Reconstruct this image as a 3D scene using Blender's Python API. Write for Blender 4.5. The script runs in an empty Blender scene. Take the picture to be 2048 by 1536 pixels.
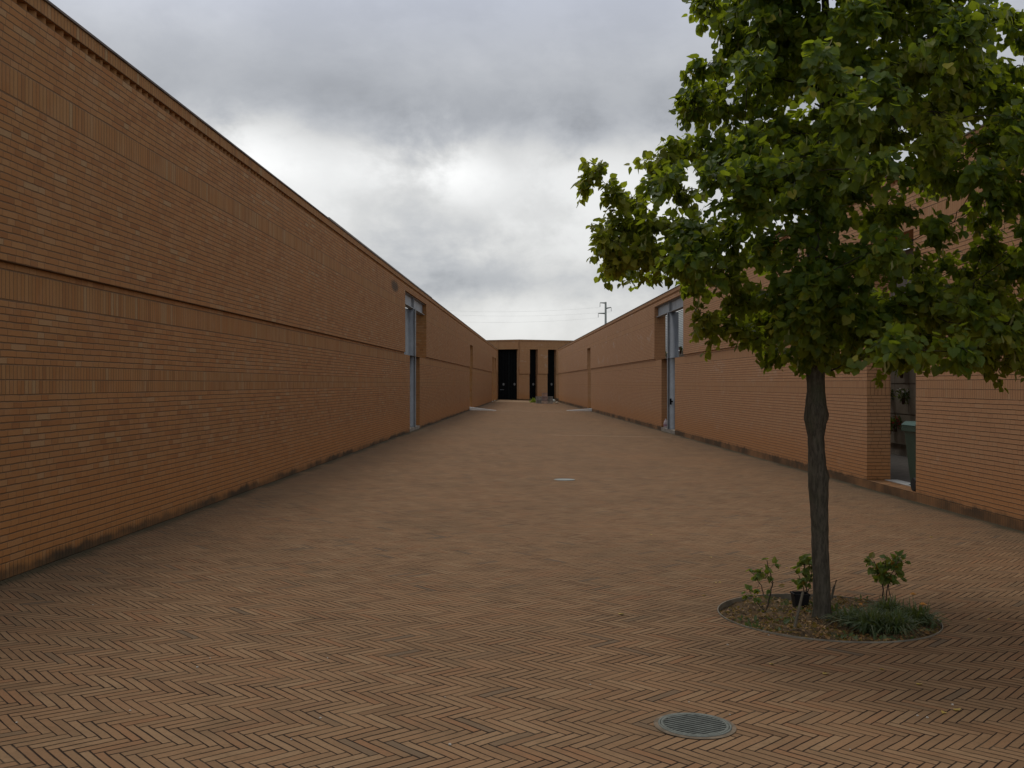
import bpy, bmesh, math, random
import numpy as np
from mathutils import Vector, Matrix
C = bpy.context.scene
col = C.collection
R = math.radians

# ------------------------------------------------------------------ camera
cam_d = bpy.data.cameras.new("camera"); cam = bpy.data.objects.new("camera", cam_d); col.objects.link(cam)
cam.location = (0, 0, 1.6); cam.rotation_euler = (R(90), 0, 0)
cam_d.sensor_width = 36; cam_d.lens = 36 * 2100 / 2048
cam_d.shift_y = -0.0005
cam_d.clip_start = 0.05; cam_d.clip_end = 3000
C.camera = cam
C.view_settings.view_transform = 'Standard'; C.view_settings.look = 'None'
C.view_settings.exposure = 0.0; C.view_settings.gamma = 1

# ------------------------------------------------------------------ node helper
class NT:
    def __init__(s, nt): s.nt = nt
    def node(s, t, **kw):
        n = s.nt.nodes.new(t)
        for k, v in kw.items(): setattr(n, k, v)
        return n
    def put(s, sock, v):
        if v is None: return
        if isinstance(v, bpy.types.NodeSocket): s.nt.links.new(v, sock)
        else:
            if hasattr(sock.default_value, '__len__') and not hasattr(v, '__len__'):
                v = [v] * len(sock.default_value)
            if hasattr(v, '__len__') and len(sock.default_value) == 4 and len(v) == 3: v = (*v, 1)
            sock.default_value = v
    def m(s, op, a, b=None, c=None, clamp=False):
        n = s.node('ShaderNodeMath', operation=op, use_clamp=clamp)
        for i, v in enumerate((a, b, c)):
            if v is not None: s.put(n.inputs[i], v)
        return n.outputs[0]
    def add(s, a, b): return s.m('ADD', a, b)
    def sub(s, a, b): return s.m('SUBTRACT', a, b)
    def mul(s, a, b): return s.m('MULTIPLY', a, b)
    def div(s, a, b): return s.m('DIVIDE', a, b)
    def mn(s, a, b): return s.m('MINIMUM', a, b)
    def mx(s, a, b): return s.m('MAXIMUM', a, b)
    def lt(s, a, b): return s.m('LESS_THAN', a, b)
    def gt(s, a, b): return s.m('GREATER_THAN', a, b)
    def floor(s, a): return s.m('FLOOR', a)
    def fract(s, a): return s.m('FRACT', a)
    def mod(s, a, b): return s.m('FLOORED_MODULO', a, b)
    def sep(s, v):
        n = s.node('ShaderNodeSeparateXYZ'); s.put(n.inputs[0], v); return n.outputs
    def comb(s, x, y, z=0.0):
        n = s.node('ShaderNodeCombineXYZ')
        for i, v in enumerate((x, y, z)): s.put(n.inputs[i], v)
        return n.outputs[0]
    def map(s, v, a, b, c=0.0, d=1.0, smooth=True):
        n = s.node('ShaderNodeMapRange', interpolation_type='SMOOTHSTEP' if smooth else 'LINEAR')
        s.put(n.inputs[0], v)
        for i, x in enumerate((a, b, c, d)): s.put(n.inputs[1 + i], x)
        return n.outputs[0]
    def noise(s, vec, scale=1.0, detail=3.0, rough=0.5, dist=0.0, out=0):
        n = s.node('ShaderNodeTexNoise'); s.put(n.inputs['Vector'], vec)
        n.inputs['Scale'].default_value = scale; n.inputs['Detail'].default_value = detail
        n.inputs['Roughness'].default_value = rough; n.inputs['Distortion'].default_value = dist
        return n.outputs[out]
    def white(s, vec):
        n = s.node('ShaderNodeTexWhiteNoise', noise_dimensions='3D'); s.put(n.inputs['Vector'], vec); return n.outputs
    def mix(s, f, a, b, mode='MIX'):
        n = s.node('ShaderNodeMix', data_type='RGBA', blend_type=mode)
        s.put(n.inputs[0], f); s.put(n.inputs[6], a); s.put(n.inputs[7], b); return n.outputs[2]
    def ramp(s, f, stops, interp='LINEAR'):
        n = s.node('ShaderNodeValToRGB'); s.put(n.inputs[0], f); cr = n.color_ramp; cr.interpolation = interp
        while len(cr.elements) < len(stops): cr.elements.new(0.5)
        for e, (p, c) in zip(cr.elements, stops):
            e.position = p; e.color = (*c, 1) if len(c) == 3 else c
        return n.outputs[0]
    def vscale(s, v, sc):
        n = s.node('ShaderNodeVectorMath', operation='MULTIPLY'); s.put(n.inputs[0], v); s.put(n.inputs[1], sc); return n.outputs[0]
    def bump(s, h, strength, dist):
        n = s.node('ShaderNodeBump'); n.inputs['Strength'].default_value = strength; n.inputs['Distance'].default_value = dist
        s.put(n.inputs['Height'], h); return n.outputs[0]

# ------------------------------------------------------------------ sky
SUN_EL, SUN_AZ = R(64), R(-28)          # sun behind the clouds, ahead of the camera, a little to the left
w = bpy.data.worlds.new("World"); C.world = w; w.use_nodes = True
nt = w.node_tree; nt.nodes.clear(); q = NT(nt)
gen = q.node('ShaderNodeTexCoord').outputs['Generated']
x, y, z = q.sep(gen)
sky = q.node('ShaderNodeTexSky', sky_type='NISHITA'); sky.sun_disc = False
sky.sun_elevation = SUN_EL; sky.sun_rotation = SUN_AZ
skyc = q.vscale(sky.outputs[0], 0.09)
el = q.m('ARCSINE', q.mx(q.mn(z, 1.0), -1.0))           # radians
az = q.m('ARCTAN2', x, q.mx(y, 0.0001))
azf = q.m('ARCTAN2', x, y)
# cloud layer: noise in direction space, flattened toward the horizon
vec = q.comb(q.mul(azf, 1.0), q.mul(el, 1.55), 0.0)
wv = q.vscale(q.noise(vec, 2.6, 2.0, 0.5, 0, 1), 0.12)
nv = q.node('ShaderNodeVectorMath', operation='ADD'); q.put(nv.inputs[0], vec); q.put(nv.inputs[1], wv)
nA = q.noise(nv.outputs[0], 3.4, 7.0, 0.56)
nB = q.noise(nv.outputs[0], 9.0, 6.0, 0.62)
big = q.noise(vec, 1.7, 2.0, 0.5)
def gauss(a0, e0, sa, se):
    da = q.div(q.sub(azf, a0), sa); de = q.div(q.sub(el, e0), se)
    return q.m('EXPONENT', q.mul(q.add(q.mul(da, da), q.mul(de, de)), -1.0))
prof = q.ramp(q.div(el, 1.2), [(0.0, (.82,)*3), (.055, (.78,)*3), (.075, (.64,)*3), (.10, (.70,)*3), (.125, (.75,)*3), (.165, (.75,)*3),
                                (.19, (.62,)*3), (.225, (.54,)*3), (.28, (.60,)*3), (.34, (.70,)*3), (.7, (.80,)*3)])
L = q.sep(prof)[0]
lump = q.map(nA, .43, .58); lump2 = q.map(nB, .36, .62)
amp = q.map(el, .21, .28, .20, .055)
amp = q.mul(amp, q.map(el, .0, .10, .22, 1.0))
L = q.add(L, q.mul(q.sub(lump, .5), amp))
L = q.add(L, q.mul(q.sub(lump2, .5), q.mul(amp, .75)))
L = q.add(L, q.mul(q.sub(big, .5), .16))
wob = q.add(q.mul(q.sub(nA, .5), 4.0), q.mul(q.sub(nB, .5), 4.2))
def gw(a0, e0, sa, se):
    da = q.add(q.div(q.sub(azf, a0), sa), wob); de = q.add(q.div(q.sub(el, e0), se), q.mul(wob, -.7))
    return q.m('EXPONENT', q.mul(q.add(q.mul(da, da), q.mul(de, de)), -1.0))
L = q.add(L, q.mul(gw(-.050, .195, .050, .030), .30))
L = q.add(L, q.mul(gw(-.22, .20, .08, .03), .26))
L = q.add(L, q.mul(gauss(.07, .245, .22, .028), -.14))
L = q.add(L, q.mul(gauss(-.16, .262, .05, .030), -.10))
L = q.add(L, q.mul(gauss(-.36, .36, .20, .06), .08))
L = q.add(L, q.mul(gauss(-.02, .098, .20, .016), -.13))
L = q.mn(L, 1.12)
L = q.add(q.mul(q.mx(q.sub(L, .40), 0.0), 1.0), q.add(.36, q.mul(q.mx(q.mn(q.sub(L, .40), 0.0), -.3), .35)))
back = q.map(y, -.6, .35, .84, 1.0)
L = q.mul(L, back)
tint = q.mix(q.map(L, .4, .75), (.965, .995, 1.05), (1.0, 1.0, .985))
tint = q.mix(q.mul(q.map(el, .26, .38), q.map(el, .5, .8, 1, 0)), tint, (.93, .98, 1.12))
n = q.node('ShaderNodeVectorMath', operation='SCALE'); q.put(n.inputs[0], tint); q.put(n.inputs['Scale'], L)
cloud = n.outputs[0]
final = q.mix(.92, skyc, cloud)
final = q.mix(q.map(z, -.02, 0.0), (.10, .08, .06), final)
bg = q.node('ShaderNodeBackground'); q.put(bg.inputs[0], final); bg.inputs[1].default_value = 1.0
out = q.node('ShaderNodeOutputWorld'); nt.links.new(bg.outputs[0], out.inputs[0])

sun_d = bpy.data.lights.new("sun", 'SUN'); sun_d.energy = 0.9; sun_d.angle = R(20); sun_d.color = (1, .96, .9)
sun = bpy.data.objects.new("sun", sun_d); col.objects.link(sun)
sd = Vector((math.sin(SUN_AZ) * math.cos(SUN_EL), math.cos(SUN_AZ) * math.cos(SUN_EL), math.sin(SUN_EL)))
sun.rotation_euler = sd.to_track_quat('Z', 'Y').to_euler()

# ------------------------------------------------------------------ geometry of the place
XL0, ML = -4.38, .0286
XR0, MR = 6.353, -.0185
def XL(y): return XL0 + ML * y
def XR(y): return XR0 + MR * y
def gz(x, y):
    t = (x - XL(y)) / max(XR(y) - XL(y), 1)
    return -.175 * min(max(t, 0), 1)
def gp(px, py, zo=0.0):
    """ground point seen at that pixel of the 2048 wide photograph"""
    z = 0
    for _ in range(12):
        Y = 2100 * (1.6 - z) / (py - 767); X = (px - 1024) * Y / 2100; z = gz(X, Y) + zo
    return Vector((X, Y, z))

# ------------------------------------------------------------------ object helpers
def mat(name, build, **kw):
    m = bpy.data.materials.new(name); m.use_nodes = True
    nt = m.node_tree; nt.nodes.clear(); q = NT(nt)
    o = q.node('ShaderNodeOutputMaterial'); b = q.node('ShaderNodeBsdfPrincipled')
    nt.links.new(b.outputs[0], o.inputs[0])
    b.inputs['Roughness'].default_value = .85
    b.inputs['Specular IOR Level'].default_value = .25
    build(q, b, o)
    return m
def plain(name, c, rough=.6, metal=0.0, var=.15, scale=8.0, bump=0.0, spec=.3, dirt=None):
    def f(q, b, o):
        P = q.node('ShaderNodeTexCoord').outputs['Object']
        n1 = q.noise(P, scale, 4, .6)
        c1 = tuple(v * (1 - var) for v in c); c2 = tuple(min(v * (1 + var), 1) for v in c)
        cc = q.mix(q.map(n1, .3, .7), c1, c2)
        if dirt:
            n2 = q.noise(P, scale * .6, 5, .65)
            cc = q.mix(q.map(n2, .52, .72), cc, dirt)
        q.put(b.inputs['Base Color'], cc)
        b.inputs['Roughness'].default_value = rough; b.inputs['Metallic'].default_value = metal
        b.inputs['Specular IOR Level'].default_value = spec
        if bump: q.put(b.inputs['Normal'], q.bump(q.noise(P, scale * 4, 4, .6), .6, bump))
    return mat(name, f)

class MB:
    def __init__(s): s.v = []; s.f = []; s.uv = []; s.mi = []; s.smooth = []
    def quad(s, pts, uvs=None, mi=0, smooth=False):
        b = len(s.v); s.v += [tuple(p) for p in pts]; s.f.append(tuple(range(b, b + len(pts))))
        s.uv.append(uvs or [(0, 0)] * len(pts)); s.mi.append(mi); s.smooth.append(smooth)
    def box(s, a, b, mi=0, M=None):
        x0, y0, z0 = a; x1, y1, z1 = b
        c = [Vector(p) for p in ((x0,y0,z0),(x1,y0,z0),(x1,y1,z0),(x0,y1,z0),(x0,y0,z1),(x1,y0,z1),(x1,y1,z1),(x0,y1,z1))]
        if M is not None: c = [M @ p for p in c]
        for f in ((0,3,2,1),(4,5,6,7),(0,1,5,4),(1,2,6,5),(2,3,7,6),(3,0,4,7)):
            s.quad([c[i] for i in f], None, mi)
    def tube(s, pts, rads, n=8, mi=0, cap=True):
        pts = [Vector(p) for p in pts]; rings = []
        up = Vector((0, 0, 1))
        for i, p in enumerate(pts):
            d = (pts[min(i+1, len(pts)-1)] - pts[max(i-1, 0)]).normalized()
            a = d.cross(up) if abs(d.z) < .95 else d.cross(Vector((1, 0, 0)))
            a.normalize(); b_ = d.cross(a)
            r = rads[i] if hasattr(rads, '__len__') else rads
            base = len(s.v); rings.append(base)
            for k in range(n):
                t = 2 * math.pi * k / n
                s.v.append(tuple(p + (a * math.cos(t) + b_ * math.sin(t)) * r))
        for i in range(len(pts) - 1):
            for k in range(n):
                k2 = (k + 1) % n
                s.f.append((rings[i]+k, rings[i]+k2, rings[i+1]+k2, rings[i+1]+k)); s.uv.append([(0,0)]*4); s.mi.append(mi); s.smooth.append(True)
        if cap:
            for rr in (rings[0], rings[-1]):
                s.f.append(tuple(rr + k for k in range(n))); s.uv.append([(0,0)]*n); s.mi.append(mi); s.smooth.append(False)
    def lathe(s, prof, n=24, c=(0, 0, 0), mi=0, sx=1, sy=1):
        rings = []
        for r, z in prof:
            rings.append(len(s.v))
            for k in range(n):
                t = 2*math.pi*k/n
                s.v.append((c[0]+r*sx*math.cos(t), c[1]+r*sy*math.sin(t), c[2]+z))
        for i in range(len(prof)-1):
            for k in range(n):
                k2 = (k+1) % n
                s.f.append((rings[i]+k, rings[i]+k2, rings[i+1]+k2, rings[i+1]+k)); s.uv.append([(0,0)]*4); s.mi.append(mi); s.smooth.append(True)
    def build(s, name, mats, parent=None, loc=None):
        me = bpy.data.meshes.new(name); me.from_pydata(s.v, [], s.f)
        if not isinstance(mats, (list, tuple)): mats = [mats]
        for m in mats: me.materials.append(m)
        me.polygons.foreach_set('material_index', s.mi)
        me.polygons.foreach_set('use_smooth', s.smooth)
        ul = me.uv_layers.new(name='UVMap')
        ul.data.foreach_set('uv', [c for f in s.uv for p in f for c in p])
        me.update()
        o = bpy.data.objects.new(name, me); col.objects.link(o)
        if parent: o.parent = parent
        if loc: o.location = loc
        return o
def bevel(o, w, seg=2):
    bm = bmesh.new(); bm.from_mesh(o.data); bmesh.ops.remove_doubles(bm, verts=bm.verts, dist=1e-5)
    bmesh.ops.bevel(bm, geom=bm.edges[:], offset=w, segments=seg, affect='EDGES', profile=.5)
    bmesh.ops.recalc_face_normals(bm, faces=bm.faces); bm.to_mesh(o.data); bm.free(); return o
def tag(o, label=None, cat=None, group=None, kind=None):
    if label: o['label'] = label
    if cat: o['category'] = cat
    if group: o['group'] = group
    if kind: o['kind'] = kind
    return o
def thing(name, label, cat, loc=(0,0,0), rotz=0, group=None):
    o = bpy.data.objects.new(name, None); col.objects.link(o); o.empty_display_size = .2
    o.location = loc; o.rotation_euler = (0, 0, rotz)
    return tag(o, label, cat, group)
def dup(root, loc, rotz=0, label=None, scale=None):
    r = root.copy(); col.objects.link(r); r.location = loc; r.rotation_euler = (0, 0, rotz)
    if label: r['label'] = label
    if scale: r.scale = (scale,)*3
    for ch in list(root.children):
        c = ch.copy(); col.objects.link(c); c.parent = r
        for g in ch.children:
            d = g.copy(); col.objects.link(d); d.parent = c
    return r

# ------------------------------------------------------------------ materials: brickwork
BR_STOPS = [(0.0, (.285, .128, .044)), (.14, (.330, .160, .056)), (.30, (.365, .190, .070)), (.5, (.350, .166, .057)),
            (.66, (.385, .205, .080)), (.82, (.335, .148, .048)), (.93, (.375, .208, .088)), (.985, (.375, .24, .118)), (1.0, (.36, .23, .11))]
def brick_mat(name, soldier, pale=0.0, ztop=.15, redder=0.0):
    def f(q, b, o):
        uv = q.node('ShaderNodeUVMap').outputs[0]
        P = q.node('ShaderNodeNewGeometry').outputs['Position']
        u, v, _ = q.sep(uv); px, py, pz = q.sep(P)
        wn = q.sub(q.noise(P, 1.3, 3, .6), .5); wn2 = q.sub(q.noise(P, 14.0, 2, .6), .5)
        if soldier:
            uu = q.add(q.div(u, .0635), q.mul(wn2, .12)); vv = v
            cell = q.floor(uu); fu = q.fract(uu); row = q.floor(vv); fv = q.fract(vv)
            du = q.mul(q.mn(fu, q.sub(1.0, fu)), .0635)
            dv = q.mul(q.mn(fv, q.sub(1.0, fv)), .13)
            bid = cell
            ju = q.map(du, .0016, .0068); jv = q.map(dv, .002, .007)
        else:
            vv = q.add(v, q.add(q.mul(wn, .26), q.mul(wn2, .12)))
            row = q.floor(vv); fv = q.fract(vv)
            ro = q.white(q.comb(row, 3.7, 1.1))[0]
            uu = q.add(q.div(u, .38), q.add(q.mul(ro, 7.3), q.mul(wn2, .015)))
            cell = q.floor(uu); fu = q.fract(uu)
            md = q.white(q.comb(cell, row, 5.5))[0]
            m0 = q.lt(md, .42); m1 = q.mul(q.gt(md, .42), q.lt(md, .84))
            third = q.floor(q.mul(fu, 3.0))
            id0 = q.gt(third, 1.5); id1 = q.gt(third, .5)
            nm = q.sub(1.0, q.add(m0, m1))
            bid = q.add(q.add(q.mul(m0, id0), q.mul(m1, id1)), q.mul(nm, third))
            bid = q.add(q.mul(cell, 3.0), bid)
            d = q.mn(fu, q.sub(1.0, fu))
            d = q.mn(d, q.add(q.m('ABSOLUTE', q.sub(fu, .3333)), m0))
            d = q.mn(d, q.add(q.m('ABSOLUTE', q.sub(fu, .6667)), m1))
            du = q.mul(d, .38)
            # lower edge of each course: deeper raked joint
            dv = q.mul(q.mn(fv, q.sub(1.0, fv)), .0588)
            ju = q.map(du, .0010, .0042); jv = q.map(dv, .0028, .0076)
        h = q.white(q.comb(bid, row, .5))
        c = q.vscale(q.ramp(h[0], BR_STOPS), (.90, .91, .88) if soldier else (.95, .92, .90))
        # smudges of warmer and greyer fired clay, wider than one brick
        big = q.noise(P, .9, 4, .6)
        c = q.mix(q.mul(q.map(big, .5, .72), .5), c, (.385, .165, .050))
        c = q.mix(q.mul(q.map(q.noise(P, 2.2, 4, .6, .4), .48, .74), .38), c, (.37, .225, .115))
        c = q.mix(q.mul(q.map(q.noise(P, 55.0, 4, .7), .35, .75), .35), c, (.23, .105, .05))
        if redder: c = q.mix(redder, c, (.49, .275, .150))
        if pale:
            pm = q.mul(q.map(q.noise(q.vscale(P, (1, .35, 1.2)), 1.6, 5, .7), .56, .74), q.map(pz, 2.2, 3.4, .35, 1.0))
            pm = q.mul(pm, q.map(h[1] if False else h[0], .1, .7, .3, 1.0))
            c = q.mix(q.mul(pm, pale), c, (.52, .42, .33))
        # thin run-off streaks below the coping
        stx = q.noise(q.comb(q.mul(py, 3.2), q.mul(px, 3.2), q.mul(pz, .35)), 1.0, 5, .75)
        c = q.mix(q.mul(q.mul(q.map(stx, .52, .70), q.map(pz, 3.0, 4.9, .10, 1.0)), .45), c, (.17, .095, .05))
        c = q.mix(q.mul(q.map(stx, .44, .30), .22), c, (.44, .27, .14))
        jm = q.mul(jv, q.map(ju, 0, 1, .22, 1.0))      # 1 on brick, 0 in joint
        jc = q.mix(q.noise(P, 9, 3, .6), (.115, .066, .032), (.185, .110, .058))
        c = q.mix(jm, jc, c)
        # algae and rain splash at the foot
        gzz = q.add(pz, q.map(px, -4, 6, 0.0, .175, False))
        foot2 = q.map(q.add(gzz, q.mul(q.sub(q.noise(P, 2.3, 5, .7), .5), .7)), .25, .95, .55, 0.0)
        c = q.mix(q.mul(foot2, jm), c, (.42, .175, .048))
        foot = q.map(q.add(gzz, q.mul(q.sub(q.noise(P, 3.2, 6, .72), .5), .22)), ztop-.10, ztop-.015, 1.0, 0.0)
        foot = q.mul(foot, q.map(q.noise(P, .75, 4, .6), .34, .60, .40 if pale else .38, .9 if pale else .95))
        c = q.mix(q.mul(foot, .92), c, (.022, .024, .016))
        if name == 'brick_courses':
            # soot stain left of the left portal
            dy = q.div(q.sub(py, 31.0), 1.0); dz = q.div(q.sub(pz, 4.48), .22)
            r2 = q.add(q.mul(dy, dy), q.mul(dz, dz))
            st = q.mul(q.map(q.add(r2, q.mul(q.noise(P, 5, 4, .7), 1.2)), .7, 1.5, 1, 0), q.lt(px, 0.0))
            c = q.mix(q.mul(st, .8), c, (.04, .035, .025))
        q.put(b.inputs['Base Color'], c)
        q.put(b.inputs['Roughness'], .9)
        hh = q.add(q.add(q.mul(q.mul(jv, ju), 1.0), q.mul(q.noise(P, 90, 3, .6), .18)), q.mul(h[0], .22))
        q.put(b.inputs['Normal'], q.bump(hh, 1.0, .0045))
    return mat(name, f)
M = {}
M['st'] = brick_mat('brick_courses', False)
M['so'] = brick_mat('brick_soldier_course', True)
M['st_r'] = brick_mat('brick_courses_weathered', False, pale=.8, ztop=.21, redder=.55)
M['so_r'] = brick_mat('brick_soldier_course_weathered', True, pale=.3, ztop=.21, redder=.5)
def flash(q, b, o):
    P = q.node('ShaderNodeNewGeometry').outputs['Position']
    c = q.mix(q.map(q.noise(P, 2.5, 4, .6), .35, .65), (.085, .07, .06), (.16, .13, .11)); q.put(b.inputs['Base Color'], c)
    b.inputs['Roughness'].default_value = .7
M['cap'] = mat('coping_flashing', flash)
M['steel'] = plain('grey_painted_steel', (.165, .18, .20), .6, 0, .12, 3, dirt=(.15, .155, .16))
M['steel_light'] = plain('pale_painted_steel', (.25, .27, .285), .55, 0, .12, 3)
M['conc'] = plain('concrete', (.27, .24, .20), .9, 0, .25, 5, .002)
M['marble'] = plain('pale_stone', (.42, .42, .40), .7, 0, .15, 6)
M['kerb'] = plain('pale_kerb', (.78, .80, .78), .7, 0, .08, 6)
M['slab'] = plain('niche_slab_stone', (.30, .265, .21), .5, 0, .15, 3)
M['floor'] = plain('gallery_floor_asphalt', (.10, .09, .08), .95, 0, .2, 10)
M['black'] = plain('black_gate_paint', (.004, .004, .0045), .9, 0, .2, 6, spec=0.05)
M['frame_dark'] = plain('dark_gate_frame', (.010, .012, .012), .9, 0, .2, 6, spec=.05)
M['white'] = plain('white_plate', (.15, .15, .15), .6, 0, .05, 6)
M['louvre'] = plain('louvre_metal', (.26, .30, .30), .6, 0, .1, 3)

# ------------------------------------------------------------------ ground
def herring(q, b, o, base=True):
    P = q.node('ShaderNodeNewGeometry').outputs['Position']
    x, y, z = q.sep(P)
    wob = q.noise(P, 2.2, 2, .5, 0, 1); wx, wy, _ = q.sep(wob)
    fine = q.noise(P, 25.0, 2, .5, 0, 1); fx, fy, _ = q.sep(fine)
    W = .0525
    x1 = q.add(x, q.add(q.mul(q.sub(wx, .5), .028), q.mul(q.sub(fx, .5), .002)))
    y1 = q.add(q.sub(q.add(y, q.mul(x, .04)), q.mul(q.mul(x, x), .034)), q.add(q.mul(q.sub(wy, .5), .028), q.mul(q.sub(fy, .5), .002)))
    a = R(-45); ca, sa = math.cos(a), math.sin(a)
    X = q.div(q.add(q.mul(x1, ca), q.mul(y1, sa)), W)
    Y = q.div(q.add(q.mul(x1, -sa), q.mul(y1, ca)), W)
    X = q.add(X, 4000.0); Y = q.add(Y, 4000.0)
    i = q.floor(X); j = q.floor(Y); fx = q.fract(X); fy = q.fract(Y)
    # bricks laid along X where k<5, else along Y
    k = q.mod(q.sub(i, j), 10.0)
    isH = q.lt(k, 4.5); isV = q.sub(1.0, isH)
    kv = q.sub(9.0, k)
    alH = q.add(k, fx); alV = q.add(kv, fy)
    al = q.add(q.mul(isH, alH), q.mul(isV, alV))
    ac = q.add(q.mul(isH, fy), q.mul(isV, fx))
    ox = q.sub(i, q.mul(isH, k)); oy = q.sub(j, q.mul(isV, kv))
    dal = q.mn(al, q.sub(5.0, al)); dac = q.mn(ac, q.sub(1.0, ac))
    d = q.mul(q.mn(dal, dac), W)
    jw = q.map(q.noise(P, 3.1, 3, .6), .35, .7, .0022, .0050)
    brick = q.map(d, q.mul(jw, .5), q.add(jw, .0022))
    h = q.white(q.comb(ox, oy, isH))
    c = q.ramp(h[0], [(0, (.210, .130, .078)), (.12, (.265, .172, .104)), (.35, (.300, .195, .118)), (.55, (.285, .172, .100)),
                      (.75, (.325, .222, .138)), (.9, (.290, .162, .092)), (.97, (.225, .155, .100)), (1, (.175, .135, .100))])
    g1 = q.noise(P, .55, 5, .62); g2 = q.noise(P, 2.6, 5, .65)
    c = q.mix(q.mul(q.map(g1, .47, .70), .36), c, (.175, .118, .072))
    c = q.mix(q.mul(q.map(g2, .5, .70), .5), c, (.185, .132, .084))
    c = q.mix(q.mul(q.map(q.noise(P, .23, 4, .6), .48, .70), .32), c, (.340, .195, .108))
    # uneven sky sheen of the brick bands painted in as long thin streaks
    Pr = q.comb(q.add(q.mul(x, 1.7), 0.0), q.mul(q.add(q.sub(y, q.mul(q.mul(x, x), .034)), q.mul(x, .04)), 5.5), 0.0)
    sn = q.noise(Pr, 1.7, 5, .75)
    c = q.mix(q.mul(q.map(sn,   .50, .70), .36), c, (.150, .098, .058))
    c = q.mix(q.mul(q.map(sn, .46, .28), .18), c, (.37, .25, .155))
    c = q.mix(q.mul(q.map(q.noise(P, 70.0, 4, .7), .4, .8), .5), c, (.15, .10, .060))
    jc = q.mix(q.map(q.noise(P, 1.9, 3, .6), .52, .72), (.026, .017, .012), (.095, .072, .046))
    c = q.vscale(c, (.89, .825, .73))
    c = q.mix(brick, jc, c)
    # sand swept into some joints, pale crumbs
    # moss and dirt along the two walls
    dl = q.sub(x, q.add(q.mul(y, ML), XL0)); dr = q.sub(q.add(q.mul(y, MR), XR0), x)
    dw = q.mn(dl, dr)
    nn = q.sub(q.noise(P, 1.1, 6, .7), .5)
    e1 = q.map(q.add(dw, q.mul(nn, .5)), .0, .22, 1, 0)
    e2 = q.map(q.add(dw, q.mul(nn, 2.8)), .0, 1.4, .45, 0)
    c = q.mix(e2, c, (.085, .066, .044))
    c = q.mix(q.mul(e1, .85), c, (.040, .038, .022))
    q.put(b.inputs['Base Color'], c)
    q.put(b.inputs['Roughness'], .9); b.inputs['Specular IOR Level'].default_value = .12
    hh = q.add(q.add(q.mul(brick, 1.0), q.mul(h[0], .35)), q.mul(q.noise(P, 60, 4, .6), .25))
    q.put(b.inputs['Normal'], q.bump(hh, 1.0, .006))
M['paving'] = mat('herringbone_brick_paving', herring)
def earth(q, b, o):
    P = q.node('ShaderNodeNewGeometry').outputs['Position']
    q.put(b.inputs['Base Color'], q.mix(q.noise(P, .8, 5, .6), (.07, .06, .035), (.06, .085, .03)))
M['earth'] = mat('field_earth', earth)

RC = Vector((2.31, 7.70)); RR = .785               # tree pit centre and radius
RZ = gz(RC.x, RC.y)
g = MB()
S = 2500
g.quad([(-S, -S, -.35), (S, -S, -.35), (S, S, -.35), (-S, S, -.35)])
tag(g.build('ground', M['earth']), kind='structure')
# paving: rows of quads between the walls, with a round hole for the tree pit
g = MB()
def gpt(x, y): return (x, y, gz(x, y))
ys = [-12, 0, 2, 4, 6, RC.y - 1.2]
def strip(y0, y1, x0f, x1f, n=1):
    for k in range(n):
        f0, f1 = k / n, (k + 1) / n
        xs = [x0f(y0) * (1-f0) + x1f(y0) * f0, x0f(y0) * (1-f1) + x1f(y0) * f1,
              x0f(y1) * (1-f1) + x1f(y1) * f1, x0f(y1) * (1-f0) + x1f(y1) * f0]
        g.quad([gpt(xs[0], y0), gpt(xs[1], y0), gpt(xs[2], y1), gpt(xs[3], y1)])
lx = lambda y: XL(y) - .05
rx = lambda y: XR(y) + .05
q0, q1 = RC.y - 1.0, RC.y + 1.0; p0, p1 = RC.x - 1.0, RC.x + 1.0
strip(-12, q0, lx, rx, 1)
strip(q0, q1, lx, lambda y: p0, 1); strip(q0, q1, lambda y: p1, rx, 1)
strip(q1, 106, lx, rx, 1)
NR = 96
for k in range(NR):
    a0, a1 = 2*math.pi*k/NR, 2*math.pi*(k+1)/NR
    def sq(a):
        c, s = math.cos(a), math.sin(a); t = 1.0 / max(abs(c), abs(s)); return (RC.x + c*t, RC.y + s*t)
    A = (RC.x+RR*math.cos(a0), RC.y+RR*math.sin(a0)); B = (RC.x+RR*math.cos(a1), RC.y+RR*math.sin(a1))
    g.quad([gpt(*A), gpt(*B), gpt(*sq(a1)), gpt(*sq(a0))])
tag(g.build('brick_paving', M['paving']), kind='structure')
# apron beyond the end of the walls
g = MB(); g.quad([(-14, 106, -.02), (18, 106, -.18), (18, 125, -.18), (-14, 125, -.02)])
tag(g.build('forecourt', M['paving']), kind='structure')

def bandm(q, b, o):
    P = q.node('ShaderNodeNewGeometry').outputs['Position']
    x, y, z = q.sep(P)
    n_ = q.noise(P, 1.4, 5, .65); n2 = q.noise(q.vscale(P, (1, 6, 1)), 3, 5, .65)
    c = q.mix(q.map(n_, .35, .65), (.26, .165, .088), (.32, .205, .115))
    c = q.mix(q.mul(q.map(n2, .4, .7), .5), c, (.16, .112, .066))
    q.put(b.inputs['Base Color'], c); q.put(b.inputs['Normal'], q.bump(n2, .6, .01))
M['band'] = mat('worn_brick_crossing', bandm)
M['bandline'] = plain('stone_edging', (.40, .30, .19), .9, 0, .2, 3)
def cross(name, y0, y1, m, zo, inset=.25, m_from=0.0, m_to=1.0):
    g = MB(); n_ = 8
    for k in range(n_):
        f0 = m_from + (m_to-m_from)*k/n_; f1 = m_from + (m_to-m_from)*(k+1)/n_
        def pt(f, y):
            x = (XL(y)+inset)*(1-f) + (XR(y)-inset)*f; return (x, y, gz(x, y)+zo)
        g.quad([pt(f0, y0), pt(f1, y0), pt(f1, y1), pt(f0, y1)])
    return tag(g.build(name, m), kind='structure')
cross('path_edging', 34.3, 34.40, M['bandline'], .005, .25, .52, .97)
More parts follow.
